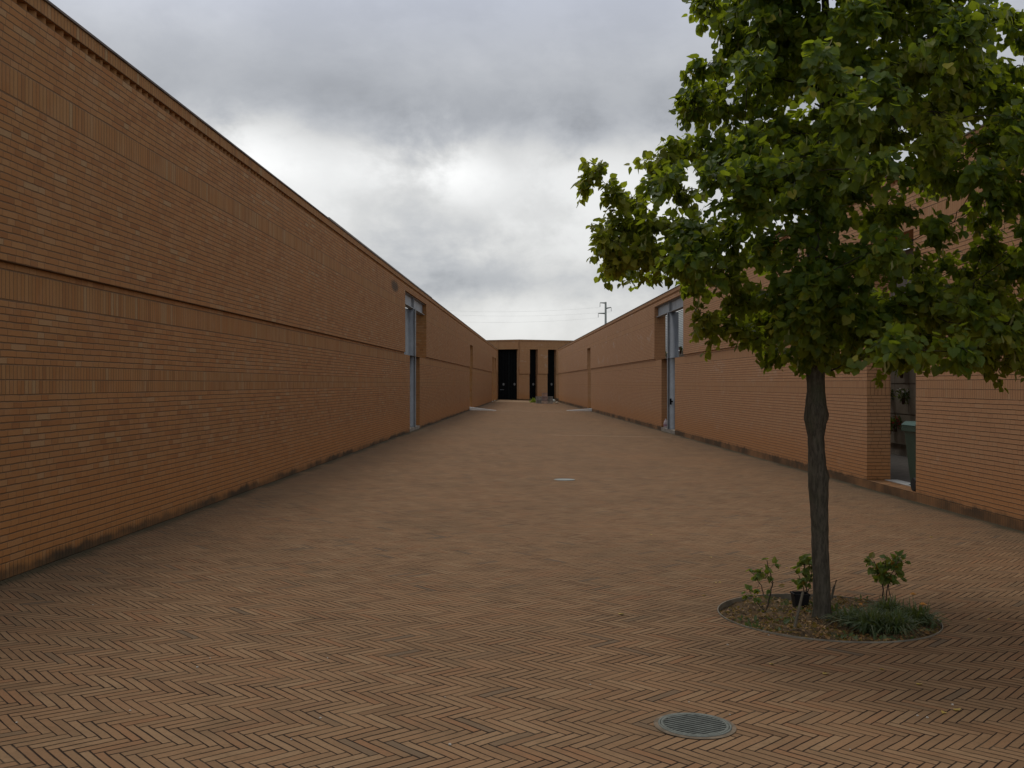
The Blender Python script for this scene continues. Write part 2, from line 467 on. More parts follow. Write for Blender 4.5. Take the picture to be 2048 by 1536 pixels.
cross('path_edging', 63.6, 63.75, M['bandline'], .005)
cross('end_path', 93.5, 103.5, M['band'], .004)

# ------------------------------------------------------------------ brick walls
def bands(ps, rb, lg, top):
    """plinth bottom, rowlock bottom, ledge, top -> list (z0,z1,kind,courses,offset)"""
    P, S_ = 'so', 'st'; u = .035
    so_top = lg - .062
    return [(ps, ps+.135, P, 1, 0), (ps+.135, rb, S_, 24, 0), (rb, rb+.125, P, 1, 0), (rb+.125, rb+.25, P, 1, 0),
            (rb+.25, so_top-.25, S_, round((so_top-.25-rb-.25)/.0588), 0), (so_top-.25, so_top, P, 1, 0), (so_top, lg, S_, 1, 0),
            (lg, top-1.005, S_, 23, u), (top-1.005, top-.76, P, 1, u), (top-.76, top-.215, S_, 9, u)]
def make_wall(root, name, org, d, nrm, u0, u1, bnd, opens, top, thick=.40, mats=None, tooth=.17):
    g = MB(); mst, mso = mats
    def P(u, off, z): return (org[0]+d[0]*u+nrm[0]*off, org[1]+d[1]*u+nrm[1]*off, z)
    def solid(za, zb):
        zm = (za+zb)/2; iv = [(u0, u1)]
        for (a, b_, z0, z1) in opens:
            if z0 < zm < z1:
                new = []
                for (p, r) in iv:
                    if b_ <= p or a >= r: new.append((p, r)); continue
                    if a > p: new.append((p, a))
                    if b_ < r: new.append((b_, r))
                iv = new
        return iv
    zs_open = sorted({z for o_ in opens for z in (o_[2], o_[3])})
    for (z0, z1, kind, nc, off) in bnd:
        cuts = [z0] + [z for z in zs_open if z0+1e-4 < z < z1-1e-4] + [z1]
        mi = 0 if kind == 'st' else 1
        for za, zb in zip(cuts, cuts[1:]):
            va, vb = (za-z0)/(z1-z0)*nc, (zb-z0)/(z1-z0)*nc
            vo = round(z0*40) + .0
            va += vo; vb += vo
            for (a, b_) in solid(za, zb):
                g.quad([P(a, off, za), P(b_, off, za), P(b_, off, zb), P(a, off, zb)], [(a, va), (b_, va), (b_, vb), (a, vb)], mi)
                g.quad([P(a, -thick, za), P(b_, -thick, za), P(b_, -thick, zb), P(a, -thick, zb)], [(a, va), (b_, va), (b_, vb), (a, vb)], mi)
                for e, sgn in ((a, 1), (b_, -1)):
                    w_ = off+thick
                    g.quad([P(e, off, za), P(e, -thick, za), P(e, -thick, zb), P(e, off, zb)], [(e+50, va), (e+50+w_, va), (e+50+w_, vb), (e+50, vb)], mi)
    # underside of the projecting upper wall
    lgz = [b_[0] for b_ in bnd if b_[4] > 0][0]
    for (a, b_) in solid(lgz+.01, lgz+.02):
        g.quad([P(a, 0, lgz), P(b_, 0, lgz), P(b_, .035, lgz), P(a, .035, lgz)], None, 0)
    for (a, b_, z0, z1) in opens:      # lintels and ledges of openings
        if z1 < top-.1: g.quad([P(a, .035, z1), P(b_, .035, z1), P(b_, -thick, z1), P(a, -thick, z1)], [(a, 0), (b_, 0), (b_, 7), (a, 7)], 1)
        if z0 > .5: g.quad([P(a, 0, z0), P(b_, 0, z0), P(b_, -thick, z0), P(a, -thick, z0)], [(a, 0), (b_, 0), (b_, 3), (a, 3)], 1)
    w = g.build(name, [mst, mso], root)
    # dog-tooth course
    g = MB(); zt0, zt1 = top-.215, top-.15
    g.quad([P(u0, -.06, zt0), P(u1, -.06, zt0), P(u1, -.06, zt1), P(u0, -.06, zt1)], [(u0, 0), (u1, 0), (u1, 1), (u0, 1)])
    g.quad([P(u0, .035, zt0), P(u1, .035, zt0), P(u1, -.06, zt0), P(u0, -.06, zt0)], [(u0, 0), (u1, 0), (u1, 1), (u0, 1)])
    t = u0; st = tooth
    while t + st <= u1:
        A, B_, Cc = P(t, -.06, 0), P(t+st/2, .03, 0), P(t+st, -.06, 0)
        for p, r in ((A, B_), (B_, Cc)):
            g.quad([(p[0], p[1], zt0), (r[0], r[1], zt0), (r[0], r[1], zt1), (p[0], p[1], zt1)], [(t, .15), (t+.12, .15), (t+.12, .85), (t, .85)])
        t += st
    g.build('dentil_course', [mst], root)
    g = MB(); a, b_ = u0, u1; z0, z1 = top-.15, top-.022
    def prism(o0, o1, z0, z1, mi=0):
        g.quad([P(a, o0, z0), P(b_, o0, z0), P(b_, o0, z1), P(a, o0, z1)], [(a, 0), (b_, 0), (b_, 1), (a, 1)], mi)
        g.quad([P(a, o1, z0), P(b_, o1, z0), P(b_, o1, z1), P(a, o1, z1)], [(a, 0), (b_, 0), (b_, 1), (a, 1)], mi)
        g.quad([P(a, o0, z0), P(b_, o0, z0), P(b_, o1, z0), P(a, o1, z0)], [(a, 0), (b_, 0), (b_, 3), (a, 3)], mi)
        g.quad([P(a, o0, z1), P(b_, o0, z1), P(b_, o1, z1), P(a, o1, z1)], [(a, 0), (b_, 0), (b_, 3), (a, 3)], mi)
        for e in (a, b_): g.quad([P(e, o0, z0), P(e, o1, z0), P(e, o1, z1), P(e, o0, z1)], [(0, 0), (.4, 0), (.4, 1), (0, 1)], mi)
    prism(.045, -thick-.01, z0, z1, 0)
    g.build('coping', [mso], root)
    g = MB(); prism(.062, -thick-.025, top-.021, top, 0)
    g.build('flashing', M['cap'], root)
    return P

# left wall
LB = bands(0, 1.505, 2.594, 4.955)
LO = [(33.36, 39.44, 2.532, 4.57), (34.8, 37.6, .09, 2.532), (63.5, 66.0, 0.02, 3.95), (91.9, 94.6, .02, 3.95), (96.1, 99.0, .02, 3.95)]
lw = thing('brick_wall', 'long tall brown brick wall running along the left side of the paved court', 'wall', (0, 0, 0))
PL = make_wall(lw, 'wall_body', (XL0, 0), (ML, 1), (1, 0), 3.0, 103.3, LB, LO, 4.955, mats=(M['st'], M['so']))
# right wall
RB = bands(-.175, 1.40, 2.565, 4.93)
RO = [(34.8, 41.0, 2.503, 4.58), (36.6, 39.5, -.06, 2.503), (15.76, 17.82, -.04, 3.925), (67.8, 70.1, -.15, 3.925)]
rw = thing('brick_wall', 'long brick wall with whitish weathering on the right, behind the tree', 'wall', (0, 0, 0))
PR = make_wall(rw, 'wall_body', (XR0, 0), (MR, 1), (-1, 0), 4.0, 101.0, RB, RO, 4.93, mats=(M['st_r'], M['so_r']))

# thresholds (parts of the walls)
def sill(root, Pf, u0, u1, z0, z1, o0, o1, m, uvm=False, name='threshold'):
    g = MB()
    c = [Pf(u0, o0, z0), Pf(u1, o0, z0), Pf(u1, o1, z0), Pf(u0, o1, z0), Pf(u0, o0, z1), Pf(u1, o0, z1), Pf(u1, o1, z1), Pf(u0, o1, z1)]
    for f in ((4,5,6,7), (0,1,5,4), (1,2,6,5), (2,3,7,6), (3,0,4,7)):
        if f == (0,1,5,4): uv = [(u0, 0), (u1, 0), (u1, 1), (u0, 1)]
        elif f == (4,5,6,7): uv = [(u0, 0), (u1, 0), (u1, 3), (u0, 3)]
        else: uv = [(0, 0), (.4, 0), (.4, 1), (0, 1)]
        g.quad([c[i] for i in f], uv)
    return g.build(name, m, root)
sill(lw, PL, 34.8, 37.6, 0, .10, .004, -.44, M['conc'])
sill(lw, PL, 63.5, 66.0, -.05, .03, .003, -.44, M['conc'])
sill(lw, PL, 91.9, 94.6, -.05, .03, .003, -.44, M['conc']); sill(lw, PL, 96.1, 99.0, -.05, .03, .003, -.44, M['conc'])
sill(rw, PR, 36.6, 39.5, -.19, -.05, .004, -.44, M['conc'])
sill(rw, PR, 15.76, 17.82, -.19, -.04, .003, -.30, M['so_r'])
sill(rw, PR, 15.76, 17.82, -.19, -.03, -.3005, -.52, M['marble'])
sill(rw, PR, 67.8, 70.1, -.19, -.12, .003, -.44, M['conc'])

# steel portals: round column with flat fin and beam, one in each wall
def portal(Pf, uc, u0, u1, zbot, ztop, side, label, latch):
    base = Pf(uc, -.20, zbot)
    t = thing('steel_portal', label, 'steel column', base, 0, 'steel portals set in the two brick walls')
    def L(u, off, z):
        p = Pf(u, off, z); return Vector((p[0]-base[0], p[1]-base[1], p[2]-base[2]))
    hb = .40
    # beam: web, two flanges, stiffener
    def bx(g, ua, ub, oa, ob, za, zb):
        c = [L(ua, oa, za), L(ub, oa, za), L(ub, ob, za), L(ua, ob, za), L(ua, oa, zb), L(ub, oa, zb), L(ub, ob, zb), L(ua, ob, zb)]
        for f in ((0,3,2,1),(4,5,6,7),(0,1,5,4),(1,2,6,5),(2,3,7,6),(3,0,4,7)): g.quad([c[i] for i in f])
    g = MB()
    bx(g, u0+.01, u1-.01, -.115, -.135, ztop-hb+.02, ztop-.02)      # web
    bx(g, u0+.01, u1-.01, -.03, -.22, ztop-.02, ztop-.003)          # top flange
    bx(g, u0+.01, u1-.01, -.03, -.22, ztop-hb, ztop-hb+.02)         # bottom flange
    bx(g, uc-.012, uc+.012, -.035, -.1145, ztop-hb+.021, ztop-.021) # stiffener
    g.build('beam', M['steel_light'], t)
    g = MB(); cz = ztop-hb-.002
    pc = L(uc, -.21, 0)
    g.tube([(pc.x, pc.y, -.0), (pc.x, pc.y, cz-zbot)], .17, 24)
    g.build('column', M['steel'], t)
    g = MB(); bx(g, uc-.012, uc+.012, .01, -.20, zbot, cz)
    bx(g, uc-.07, uc+.07, .012, .026, zbot, cz)
    g.build('fin', M['steel_light'], t)
    g = MB(); bx(g, uc-.26, uc+.26, -.02, -.42, zbot-.004, zbot+.02); g.build('base_plate', M['steel'], t)
    if latch:
        g = MB(); bx(g, uc-.25, uc-.13, -.05, -.13, .93, .98); bx(g, uc-.22, uc-.16, -.03, -.09, .84, 1.06)
        g.build('latch', M['black'], t)
    return t
portal(PL, 36.2, 33.36, 39.44, .10, 4.57, 1, 'grey steel column and beam filling the tall gap in the left brick wall', False)
portal(PR, 38.0, 34.8, 41.0, -.05, 4.58, -1, 'grey steel column and beam with a black latch in the right brick wall', True)

# galleries of burial niches behind the walls
def gallery(Pf, ua, ub, zf, label, side, solid_top=False, nlou=16):
    t = thing('niche_gallery', label, 'niche wall', (0, 0, 0), 0, 'galleries of burial niches behind the brick walls')
    def bx(g, a, b_, o0, o1, z0, z1):
        c = [Pf(a, o0, z0), Pf(b_, o0, z0), Pf(b_, o1, z0), Pf(a, o1, z0), Pf(a, o0, z1), Pf(b_, o0, z1), Pf(b_, o1, z1), Pf(a, o1, z1)]
        for f in ((0,3,2,1),(4,5,6,7),(0,1,5,4),(1,2,6,5),(2,3,7,6),(3,0,4,7)): g.quad([c[i] for i in f])
    g = MB(); bx(g, ua, ub, -3.02, -3.3, zf, zf+3.3); g.build('back_wall', M['conc'], t)
    g = MB()
    n = int((ub-ua)/.78); wp = (ub-ua)/n
    for i in range(n):
        for r in range(4):
            z0 = zf+.255+r*.695
            bx(g, ua+i*wp+.012, ua+(i+1)*wp-.012, -2.97, -3.02, z0+.012, z0+.683)
    g.build('niche_slabs', M['slab'], t)
    g = MB()
    for k in range(nlou):
        z0 = zf+3.35+k*.088
        c = [Pf(ua, -2.92, z0), Pf(ub, -2.92, z0), Pf(ub, -3.0, z0+.083), Pf(ua, -3.0, z0+.083)]
        g.quad(c); g.quad([(p[0], p[1], p[2]+.012) for p in c]); g.quad([c[0], c[1], (c[1][0], c[1][1], c[1][2]+.012), (c[0][0], c[0][1], c[0][2]+.012)])
    if solid_top: g = MB(); bx(g, ua, ub, -2.95, -3.15, zf+3.31, zf+4.66)
    g.build('upper_wall' if solid_top else 'louvre', M['slab'] if solid_top else M['louvre'], t)
    g = MB(); bx(g, ua, ub, -.42, -3.02, zf-.1, zf); g.build('gallery_floor', M['floor'], t)
    g = MB(); bx(g, ua, ub, -1.9, -3.3, zf+3.39+nlou*.088, zf+3.47+nlou*.088); g.build('roof', M['conc'], t)
    return t
gallery(PR, 13.0, 30.0, -.05, 'stone niche wall with flowers seen through the doorway with the green bin', -1, True)
gallery(PR, 31.0, 60.0, -.06, 'niche wall under pale louvres seen through the gap of the right wall', -1, nlou=25)
gallery(PL, 31.0, 60.0, .05, 'niche wall and louvres seen past the column of the left wall', 1, nlou=34)

# ------------------------------------------------------------------ white stone kerb wedges at the far doorways
def wedge(Pf, u0, ln, s, label, zb):
    g = MB(); p = Pf(u0, 0, 0)
    t0, t1 = .0, ln
    def V(o, y, z): return (p[0]+s*o, p[1]+y, z)
    hz = .18
    zz = lambda o: gz(p[0]+s*o, u0)
    a = [V(0, 0, zz(0)-.02), V(ln, .0, zz(ln)-.02), V(ln, .30, zz(ln)-.02), V(0, .30, zz(0)-.02),
         V(0, 0, zz(0)+hz), V(ln, .0, zz(ln)+.012), V(ln, .30, zz(ln)+.012), V(0, .30, zz(0)+hz)]
    for f in ((4,5,6,7), (0,1,5,4), (1,2,6,5), (2,3,7,6), (3,0,4,7)): g.quad([a[i] for i in f])
    o = g.build('kerb_stone', M['kerb']); tag(o, label, 'kerb', 'pale kerb stones at the far doorways')
wedge(PL, 63.45, 1.6, 1, 'pale tapering kerb stone on the paving at the far doorway of the left wall', 0)
wedge(PR, 67.2, 1.6, -1, 'pale tapering kerb stone on the paving at the far doorway of the right wall', 0)

# ------------------------------------------------------------------ end building
eb = thing('brick_building', 'low brick building with tall black doors closing the far end of the court', 'building', (0, 0, 0))
CX, CY = .70, 104.5; A = R(25)
ET = 5.98
EB = bands(-.1, 1.43, 2.57, ET)
EB = EB[:7] + [(2.57, ET-1.005, 'st', 40, .09), (ET-1.005, ET-.76, 'so', 1, .09), (ET-.76, ET-.215, 'st', 9, .09)]
def upx(px, d):
    # solve CX+d.x*u over CY+d.y*u
    k = (px-1024)/2100; return (k*CY-CX)/(d[0]-k*d[1])
dl_, dr_ = (-math.cos(A), math.sin(A)), (math.cos(A), math.sin(A))
nl, nr = (-math.sin(A), -math.cos(A)), (math.sin(A), -math.cos(A))
ol = [(upx(1037, dl_), upx(993, dl_), -.1, 5.02)]
orr = [(upx(1059, dr_), upx(1075, dr_), -.1, 5.02), (upx(1095, dr_), upx(1112, dr_), -.1, 5.02)]
PE1 = make_wall(eb, 'front_wall', (CX, CY), dl_, nl, 0, 9.0, EB, ol, ET, .5, (M['st_r'], M['so_r']), .34)
PE2 = make_wall(eb, 'front_wall', (CX, CY), dr_, nr, 0, 9.5, EB, orr, ET, .5, (M['st_r'], M['so_r']), .34)
g = MB()
pa, pb, pc_ = PE1(9, -.5, 0), PE1(0, -.5, 0), PE2(9.5, -.5, 0)
back = [(pc_[0], pc_[1]+9, 0), (pa[0], pa[1]+9, 0)]
for p, r in ((pa, back[1]), (back[1], back[0]), (back[0], pc_)):
    L_ = math.dist(p[:2], r[:2])
    g.quad([(p[0], p[1], -.2), (r[0], r[1], -.2), (r[0], r[1], 5.8), (p[0], p[1], 5.8)], [(0, 0), (L_, 0), (L_, 102), (0, 102)])
g.build('side_wall', [M['st']], eb)
g = MB(); g.quad([(p[0], p[1], 5.75) for p in (pa, pb, pc_, back[0], back[1])]); g.build('roof', M['conc'], eb)
def gate(Pf, u0, u1, leaves, label, bar=False):
    base = Vector(Pf((u0+u1)/2, -.42, -.1))
    t = thing('metal_gate', label, 'gate', base, 0, 'tall black gates of the end building')
    def bx(g, a, b_, o0, o1, z0, z1):
        c = [Vector(Pf(x_, o_, z_))-base for x_, o_, z_ in ((a,o0,z0),(b_,o0,z0),(b_,o1,z0),(a,o1,z0),(a,o0,z1),(b_,o0,z1),(b_,o1,z1),(a,o1,z1))]
        for f in ((0,3,2,1),(4,5,6,7),(0,1,5,4),(1,2,6,5),(2,3,7,6),(3,0,4,7)): g.quad([c[i] for i in f])
    wl = (u1-u0)/leaves
    for i in range(leaves):
        a, b_ = u0+i*wl+.015, u0+(i+1)*wl-.015
        g = MB(); bx(g, a, b_, -.40, -.44, -.1, 5.0)
        lf = g.build('leaf', M['black'], t)
        g = MB()
        for k in range(7):
            xx = a + (b_-a)*(k+.5)/7; bx(g, xx-.02, xx+.02, -.385, -.3995, .05, 4.9)
        bx(g, a, a+.05, -.37, -.3995, -.1, 5.0); bx(g, b_-.05, b_, -.37, -.3995, -.1, 5.0)
        g.build('frame', M['frame_dark'], t)
        cx_ = a+(b_-a)*(.68 if leaves == 1 else .5)
        g = MB(); n = 20
        p0 = Vector(Pf(cx_, -.36, 1.52))-base; d = (Vector(Pf(1, 0, 0))-Vector(Pf(0, 0, 0))).normalized()
        nn = (Vector(Pf(0, 1, 0))-Vector(Pf(0, 0, 0))).normalized()
        g.quad([p0 + d*(.10*math.cos(2*math.pi*k/n)) + Vector((0, 0, .13*math.sin(2*math.pi*k/n))) for k in range(n)])
        g.quad([p0 - nn*.02 + d*(.10*math.cos(2*math.pi*k/n)) + Vector((0, 0, .13*math.sin(2*math.pi*k/n))) for k in range(n)])
        g.build('round_plate', M['white'], t)
        if bar and i == leaves-1:
            g = MB(); bx(g, cx_-.05, cx_+.38, -.33, -.3695, .95, .99); g.build('push_bar', M['steel'], t)
gate(PE1, ol[0][0], ol[0][1], 2, 'wide black double gate, left of the doors at the far end of the court', True)
gate(PE2, orr[0][0], orr[0][1], 1, 'narrow black gate between two brick piers, middle of the far doors')
gate(PE2, orr[1][0], orr[1][1], 1, 'narrow black gate behind the stacked crates, rightmost of the far doors')

# ------------------------------------------------------------------ bits at the far end: crates, weeds, bags
M['crate'] = plain('grey_plastic_crate', (.30, .30, .28), .7, 0, .3, 4)
M['crate2'] = plain('purplish_plastic_crate', (.36, .29, .28), .7, 0, .3, 4)
def crate_meshes(w, d, h, m):
    body = MB(); n = 6
    for k in range(n):
        xk = -w/2 + w*(k+.5)/n
        for yy in (-d/2, d/2-.012): body.box((xk-.022, yy, .02), (xk+.022, yy+.012, h-.04))
    for k in range(4):
        yk = -d/2 + d*(k+.5)/4
        for xx in (-w/2, w/2-.012): body.box((xx, yk-.03, .02), (xx+.012, yk+.03, h-.04))
    body.box((-w/2, -d/2, 0), (w/2, d/2, .019))
    rim = MB()
    rim.box((-w/2-.01, -d/2-.01, h-.04), (w/2+.01, -d/2+.015, h)); rim.box((-w/2-.01, d/2-.015, h-.04), (w/2+.01, d/2+.01, h))
    rim.box((-w/2-.01, -d/2+.015, h-.0395), (-w/2+.015, d/2-.015, h)); rim.box((w/2-.015, -d/2+.015, h-.0395), (w/2+.01, d/2-.015, h))
    return body, rim
def make_crate(m, label):
    t = thing('plastic_crate', label, 'crate', (0, 0, 0), 0, 'crates stacked at the far end of the court')
    b_, r_ = crate_meshes(.46, .34, .30, m)
    b_.build('slatted_body', m, t); r_.build('rim', m, t); return t
c0 = gp(1089, 807)
cz = c0.z
cr = [(c0.x, c0.y, cz, .0, 'c2', 'purplish slatted crate at the bottom of the tallest stack near the far doors'),
      (c0.x, c0.y, cz+.305, .05, 'c2', 'purplish slatted crate in the middle of the tallest stack near the far doors'),
      (c0.x+.01, c0.y, cz+.61, -.03, 'c2', 'purplish slatted crate on top of the tallest stack near the far doors'),
      (c0.x-.50, c0.y+.1, cz, .1, 'c', 'grey slatted crate on the ground left of the tallest crate stack'),
      (c0.x-.50, c0.y+.1, cz+.305, .15, 'c', 'grey slatted crate on top, left of the tallest crate stack'),
      (c0.x+.50, c0.y+.05, cz, -.1, 'c', 'grey slatted crate on the ground right of the tallest crate stack'),
      (c0.x+.50, c0.y+.05, cz+.305, -.05, 'c', 'grey slatted crate on top, right of the tallest crate stack')]
pa_, pb_ = make_crate(M['crate2'], ''), make_crate(M['crate'], '')
first = {'c2': pa_, 'c': pb_}; used = set()
for x_, y_, z_, r_, k, lab in cr:
    if k not in used:
        o = first[k]; used.add(k); o.location = (x_, y_, z_); o.rotation_euler = (0, 0, r_); o['label'] = lab
    else: dup(first[k], (x_, y_, z_), r_, lab)
rnd = random.Random(5)
M['bag_w'] = plain('white_plastic_bag', (.42, .47, .45), .5, 0, .2, 6)
M['bag_b'] = plain('brown_cardboard', (.13, .08, .045), .9, 0, .2, 6)
M['bag_c'] = plain('cream_bag', (.42, .36, .27), .6, 0, .2, 6)
def bag(x_, y_, s, m, label, seed, nm='rubbish_bag', cat='bag', sq=.8):
    bm = bmesh.new(); bmesh.ops.create_icosphere(bm, subdivisions=3, radius=1)
    r = random.Random(seed); ph = [(r.uniform(2, 5), r.uniform(2, 5), r.uniform(0, 6)) for _ in range(4)]
    for v in bm.verts:
        k = 1 + sum(.09*math.sin(a*v.co.x+b_*v.co.y+a*v.co.z+c) for a, b_, c in ph)
        v.co = Vector((v.co.x*k*s, v.co.y*k*s*.8, max(v.co.z*k*s*sq, -s*sq*.75)))
        if v.co.z > s*sq*.75: v.co.x *= .35; v.co.y *= .35; v.co.z += .05
    me = bpy.data.meshes.new(nm); bm.to_mesh(me); bm.free(); me.materials.append(m)
    o = bpy.data.objects.new(nm, me); col.objects.link(o); o.location = (x_, y_, gz(x_, y_)+s*sq*.74)
    return tag(o, label, cat)
p = gp(1107, 805); bag(p.x, p.y, .20, M['bag_w'], 'pale bluish plastic bag slumped right of the crates at the far end', 1)
p = gp(1114, 807); bag(p.x, p.y, .14, M['bag_c'], 'small cream bag lying at the foot of the right wall near the far doors', 2, sq=.6)
# cardboard box leaning
p = gp(1113, 803); g = MB(); g.box((-.22, -.12, 0), (.20, .14, .34)); 
o = g.build('cardboard_body', M['bag_b']); t = thing('cardboard_box', 'brown cardboard box with open flaps beside the bags at the far end', 'box', (p.x+.1, p.y+.6, p.z), .5); o.parent = t
g = MB(); g.box((-.22, -.26, .33), (.20, -.115, .345), M=Matrix.Rotation(.3, 4, 'X')); g.box((-.22, .14, .30), (.20, .27, .315), M=Matrix.Rotation(-.15, 4, 'X')); g.build('flap', M['bag_b'], t)

# ------------------------------------------------------------------ leaf materials
def leafmat(name, cols, tr, use_tint=True, rough=.55):
    def f(q, b, o):
        geo = q.node('ShaderNodeNewGeometry'); rp = geo.outputs['Random Per Island']
        c = q.ramp(rp, cols)
        if use_tint:
            a = q.node('ShaderNodeAttribute', attribute_name='tint').outputs['Fac']
            c = q.mix(a, c, (.42, .36, .04))
        q.put(b.inputs['Base Color'], c); b.inputs['Roughness'].default_value = rough
        b.inputs['Specular IOR Level'].default_value = .35
        t = q.node('ShaderNodeBsdfTranslucent'); 
        c2 = q.mix(.72, c, (.47, .56, .025)); q.put(t.inputs[0], c2)
        mx = q.node('ShaderNodeMixShader'); mx.inputs[0].default_value = tr
        q.nt.links.new(b.outputs[0], mx.inputs[1]); q.nt.links.new(t.outputs[0], mx.inputs[2]); q.nt.links.new(mx.outputs[0], o.inputs[0])
    return mat(name, f)
M['leaf'] = leafmat('lime_leaf', [(0, (.030, .068, .010)), (.3, (.045, .092, .012)), (.6, (.065, .120, .014)), (.85, (.100, .155, .018)), (1, (.17, .18, .025))], .50)
M['bract'] = leafmat('lime_bract', [(0, (.30, .32, .13)), (1, (.22, .19, .07))], .35, False)
M['grass'] = leafmat('strap_leaf', [(0, (.035, .070, .022)), (.5, (.060, .092, .040)), (.9, (.11, .135, .07)), (1, (.26, .25, .15))], .2, False)
M['rose'] = leafmat('shrub_leaf', [(0, (.07, .12, .025)), (.6, (.11, .165, .035)), (.9, (.17, .18, .04)), (1, (.30, .07, .02))], .35, False)
M['weed'] = leafmat('weed_leaf', [(0, (.12, .22, .03)), (1, (.22, .33, .05))], .3, False)
M['dryleaf'] = leafmat('dry_leaf', [(0, (.16, .075, .025)), (.4, (.24, .12, .04)), (.8, (.34, .20, .08)), (1, (.10, .05, .02))], .15, False)
M['yleaf'] = leafmat('fallen_yellow_leaf', [(0, (.42, .30, .08)), (1, (.50, .33, .07))], .2, False)
def bark(q, b, o):
    P = q.node('ShaderNodeNewGeometry').outputs['Position']
    v = q.vscale(P, (1, 1, .22)); n1 = q.noise(v, 55, 6, .7, .3); n2 = q.noise(P, 3.5, 4, .6)
    c = q.mix(q.map(n1, .3, .7), (.042, .037, .028), (.115, .102, .076))
    c = q.mix(q.mul(q.map(n2, .48, .7), .55), c, (.075, .085, .045))
    q.put(b.inputs['Base Color'], c); q.put(b.inputs['Normal'], q.bump(n1, .7, .006)); b.inputs['Roughness'].default_value = .95
M['bark'] = mat('lime_bark', bark)
M['twig'] = plain('twig_bark', (.045, .036, .025), .9, 0, .3, 20)

# ------------------------------------------------------------------ leaf mesh generator
HEART = [(0, .02), (-.30, -.08), (-.52, .16), (-.50, .50), (-.24, .80), (0, 1.02), (.24, .80), (.50, .50), (.52, .16), (.30, -.08)]
class Leaves:
    def __init__(s): s.v = []; s.f = []; s.t = []
    def leaf(s, p, d, nrm, size, tint=0.0, fold=.22, droop=.25, wide=1.0):
        """p stem end, d growth direction, nrm leaf normal"""
        d = d.normalized(); sx = d.cross(nrm); 
        if sx.length < 1e-3: return
        sx.normalize(); nn = sx.cross(d)
        b = len(s.v)
        for (x, y) in HEART:
            z = -fold*0 + fold*abs(x) - droop*y*y*.6
            s.v.append(tuple(p + sx*(x*size*wide) + d*(y*size) + nn*(z*size)))
        s.f.append((b, b+1, b+2, b+3, b+4, b+5)); s.f.append((b, b+5, b+6, b+7, b+8, b+9))
        s.t += [tint]*10
    def blade(s, pts, widths, side, tint=0):
        b = len(s.v)
        for p, w_ in zip(pts, widths):
            s.v.append(tuple(p - side*w_/2)); s.v.append(tuple(p + side*w_/2))
        for i in range(len(pts)-1):
            s.f.append((b+2*i, b+2*i+1, b+2*i+3, b+2*i+2))
        s.t += [tint]*(2*len(pts))
    def build(s, name, m, parent=None):
        me = bpy.data.meshes.new(name); me.from_pydata(s.v, [], s.f); me.materials.append(m)
        at = me.attributes.new('tint', 'FLOAT', 'POINT'); at.data.foreach_set('value', s.t)
        me.update(); o = bpy.data.objects.new(name, me); col.objects.link(o)
        if parent: o.parent = parent
        return o
def rv(r, s=1.0): return Vector((r.gauss(0, s), r.gauss(0, s), r.gauss(0, s)))

# ------------------------------------------------------------------ the lime tree
TB = gp(1645, 1232); TB = Vector((TB.x, TB.y, RZ - .02))
tree = thing('lime_tree', 'young green lime tree with knobbly grey trunk growing from the round pit', 'tree', TB)
D = TB.y
def tp(px, py, dy=0.0):
    Y = D + dy; return Vector(((px-1024)*Y/2100, Y, 1.6-(py-767)*Y/2100)) - TB
r = random.Random(11)
axis = [(1645, 1236, .073), (1644, 1200, .069), (1642, 1150, .068), (1640, 1100, .068), (1639, 1050, .069), (1638, 1010, .071), (1637, 975, .077), (1637, 955, .080),
        (1635, 930, .072), (1633, 900, .067), (1632, 875, .066), (1632, 855, .078), (1632, 838, .090), (1632, 820, .089), (1632, 800, .076), (1631, 775, .071), (1630, 745, .074),
        (1630, 700, .078), (1628, 640, .066), (1626, 560, .062), (1630, 470, .056), (1636, 380, .050), (1645, 290, .045), (1650, 200, .040), (1655, 100, .034), (1650, 0, .029), (1655, -150, .022), (1650, -300, .014), (1655, -420, .006)]
trunk = []
g = MB(); NS = 28; rings = []
for (px, py, rad) in axis:
    trunk.append((tp(px, py), rad*.90))
# resample the trunk with lumps
pts = []; 
for i in range(len(trunk)-1):
    a, ra = trunk[i]; b_, rb_ = trunk[i+1]; n = max(1, int((b_-a).length/.03)) if i < 17 else 2
    for k in range(n):
        f = k/n; f2 = f*f*(3-2*f); pts.append((a.lerp(b_, f), ra*(1-f2)+rb_*f2))
pts.append(trunk[-1])
knobs = [(tp(1600, 838)+Vector((0, 0, 0)), .030), (tp(1665, 832), .040), (tp(1663, 955), .032), (tp(1664, 985), .026), (tp(1608, 800), .024), (tp(1655, 700, -.05), .04), (tp(1640, 822, -.10), .02)]
for p, rad in pts:
    base = len(g.v); rings.append(base)
    for k in range(NS):
        t = 2*math.pi*k/NS; dr = Vector((math.cos(t), math.sin(t), 0))
        rr = rad*(1 + .035*math.sin(3*t+p.z*5) + .025*math.sin(7*t+p.z*13) + .02*math.sin(p.z*60+2*t))
        flare = max(0, .06-p.z)*.15; rr += flare*(1+.5*math.sin(5*t))
        q_ = p + dr*rr
        for kp, ks in knobs:
            dd = (q_-kp).length; rr += ks*math.exp(-(dd/.045)**2)*.5
        g.v.append(tuple(p + dr*rr))
for i in range(len(pts)-1):
    for k in range(NS):
        k2 = (k+1) % NS; g.f.append((rings[i]+k, rings[i]+k2, rings[i+1]+k2, rings[i+1]+k)); g.uv.append([(0,0)]*4); g.mi.append(0); g.smooth.append(True)
g.build('trunk', M['bark'], tree)

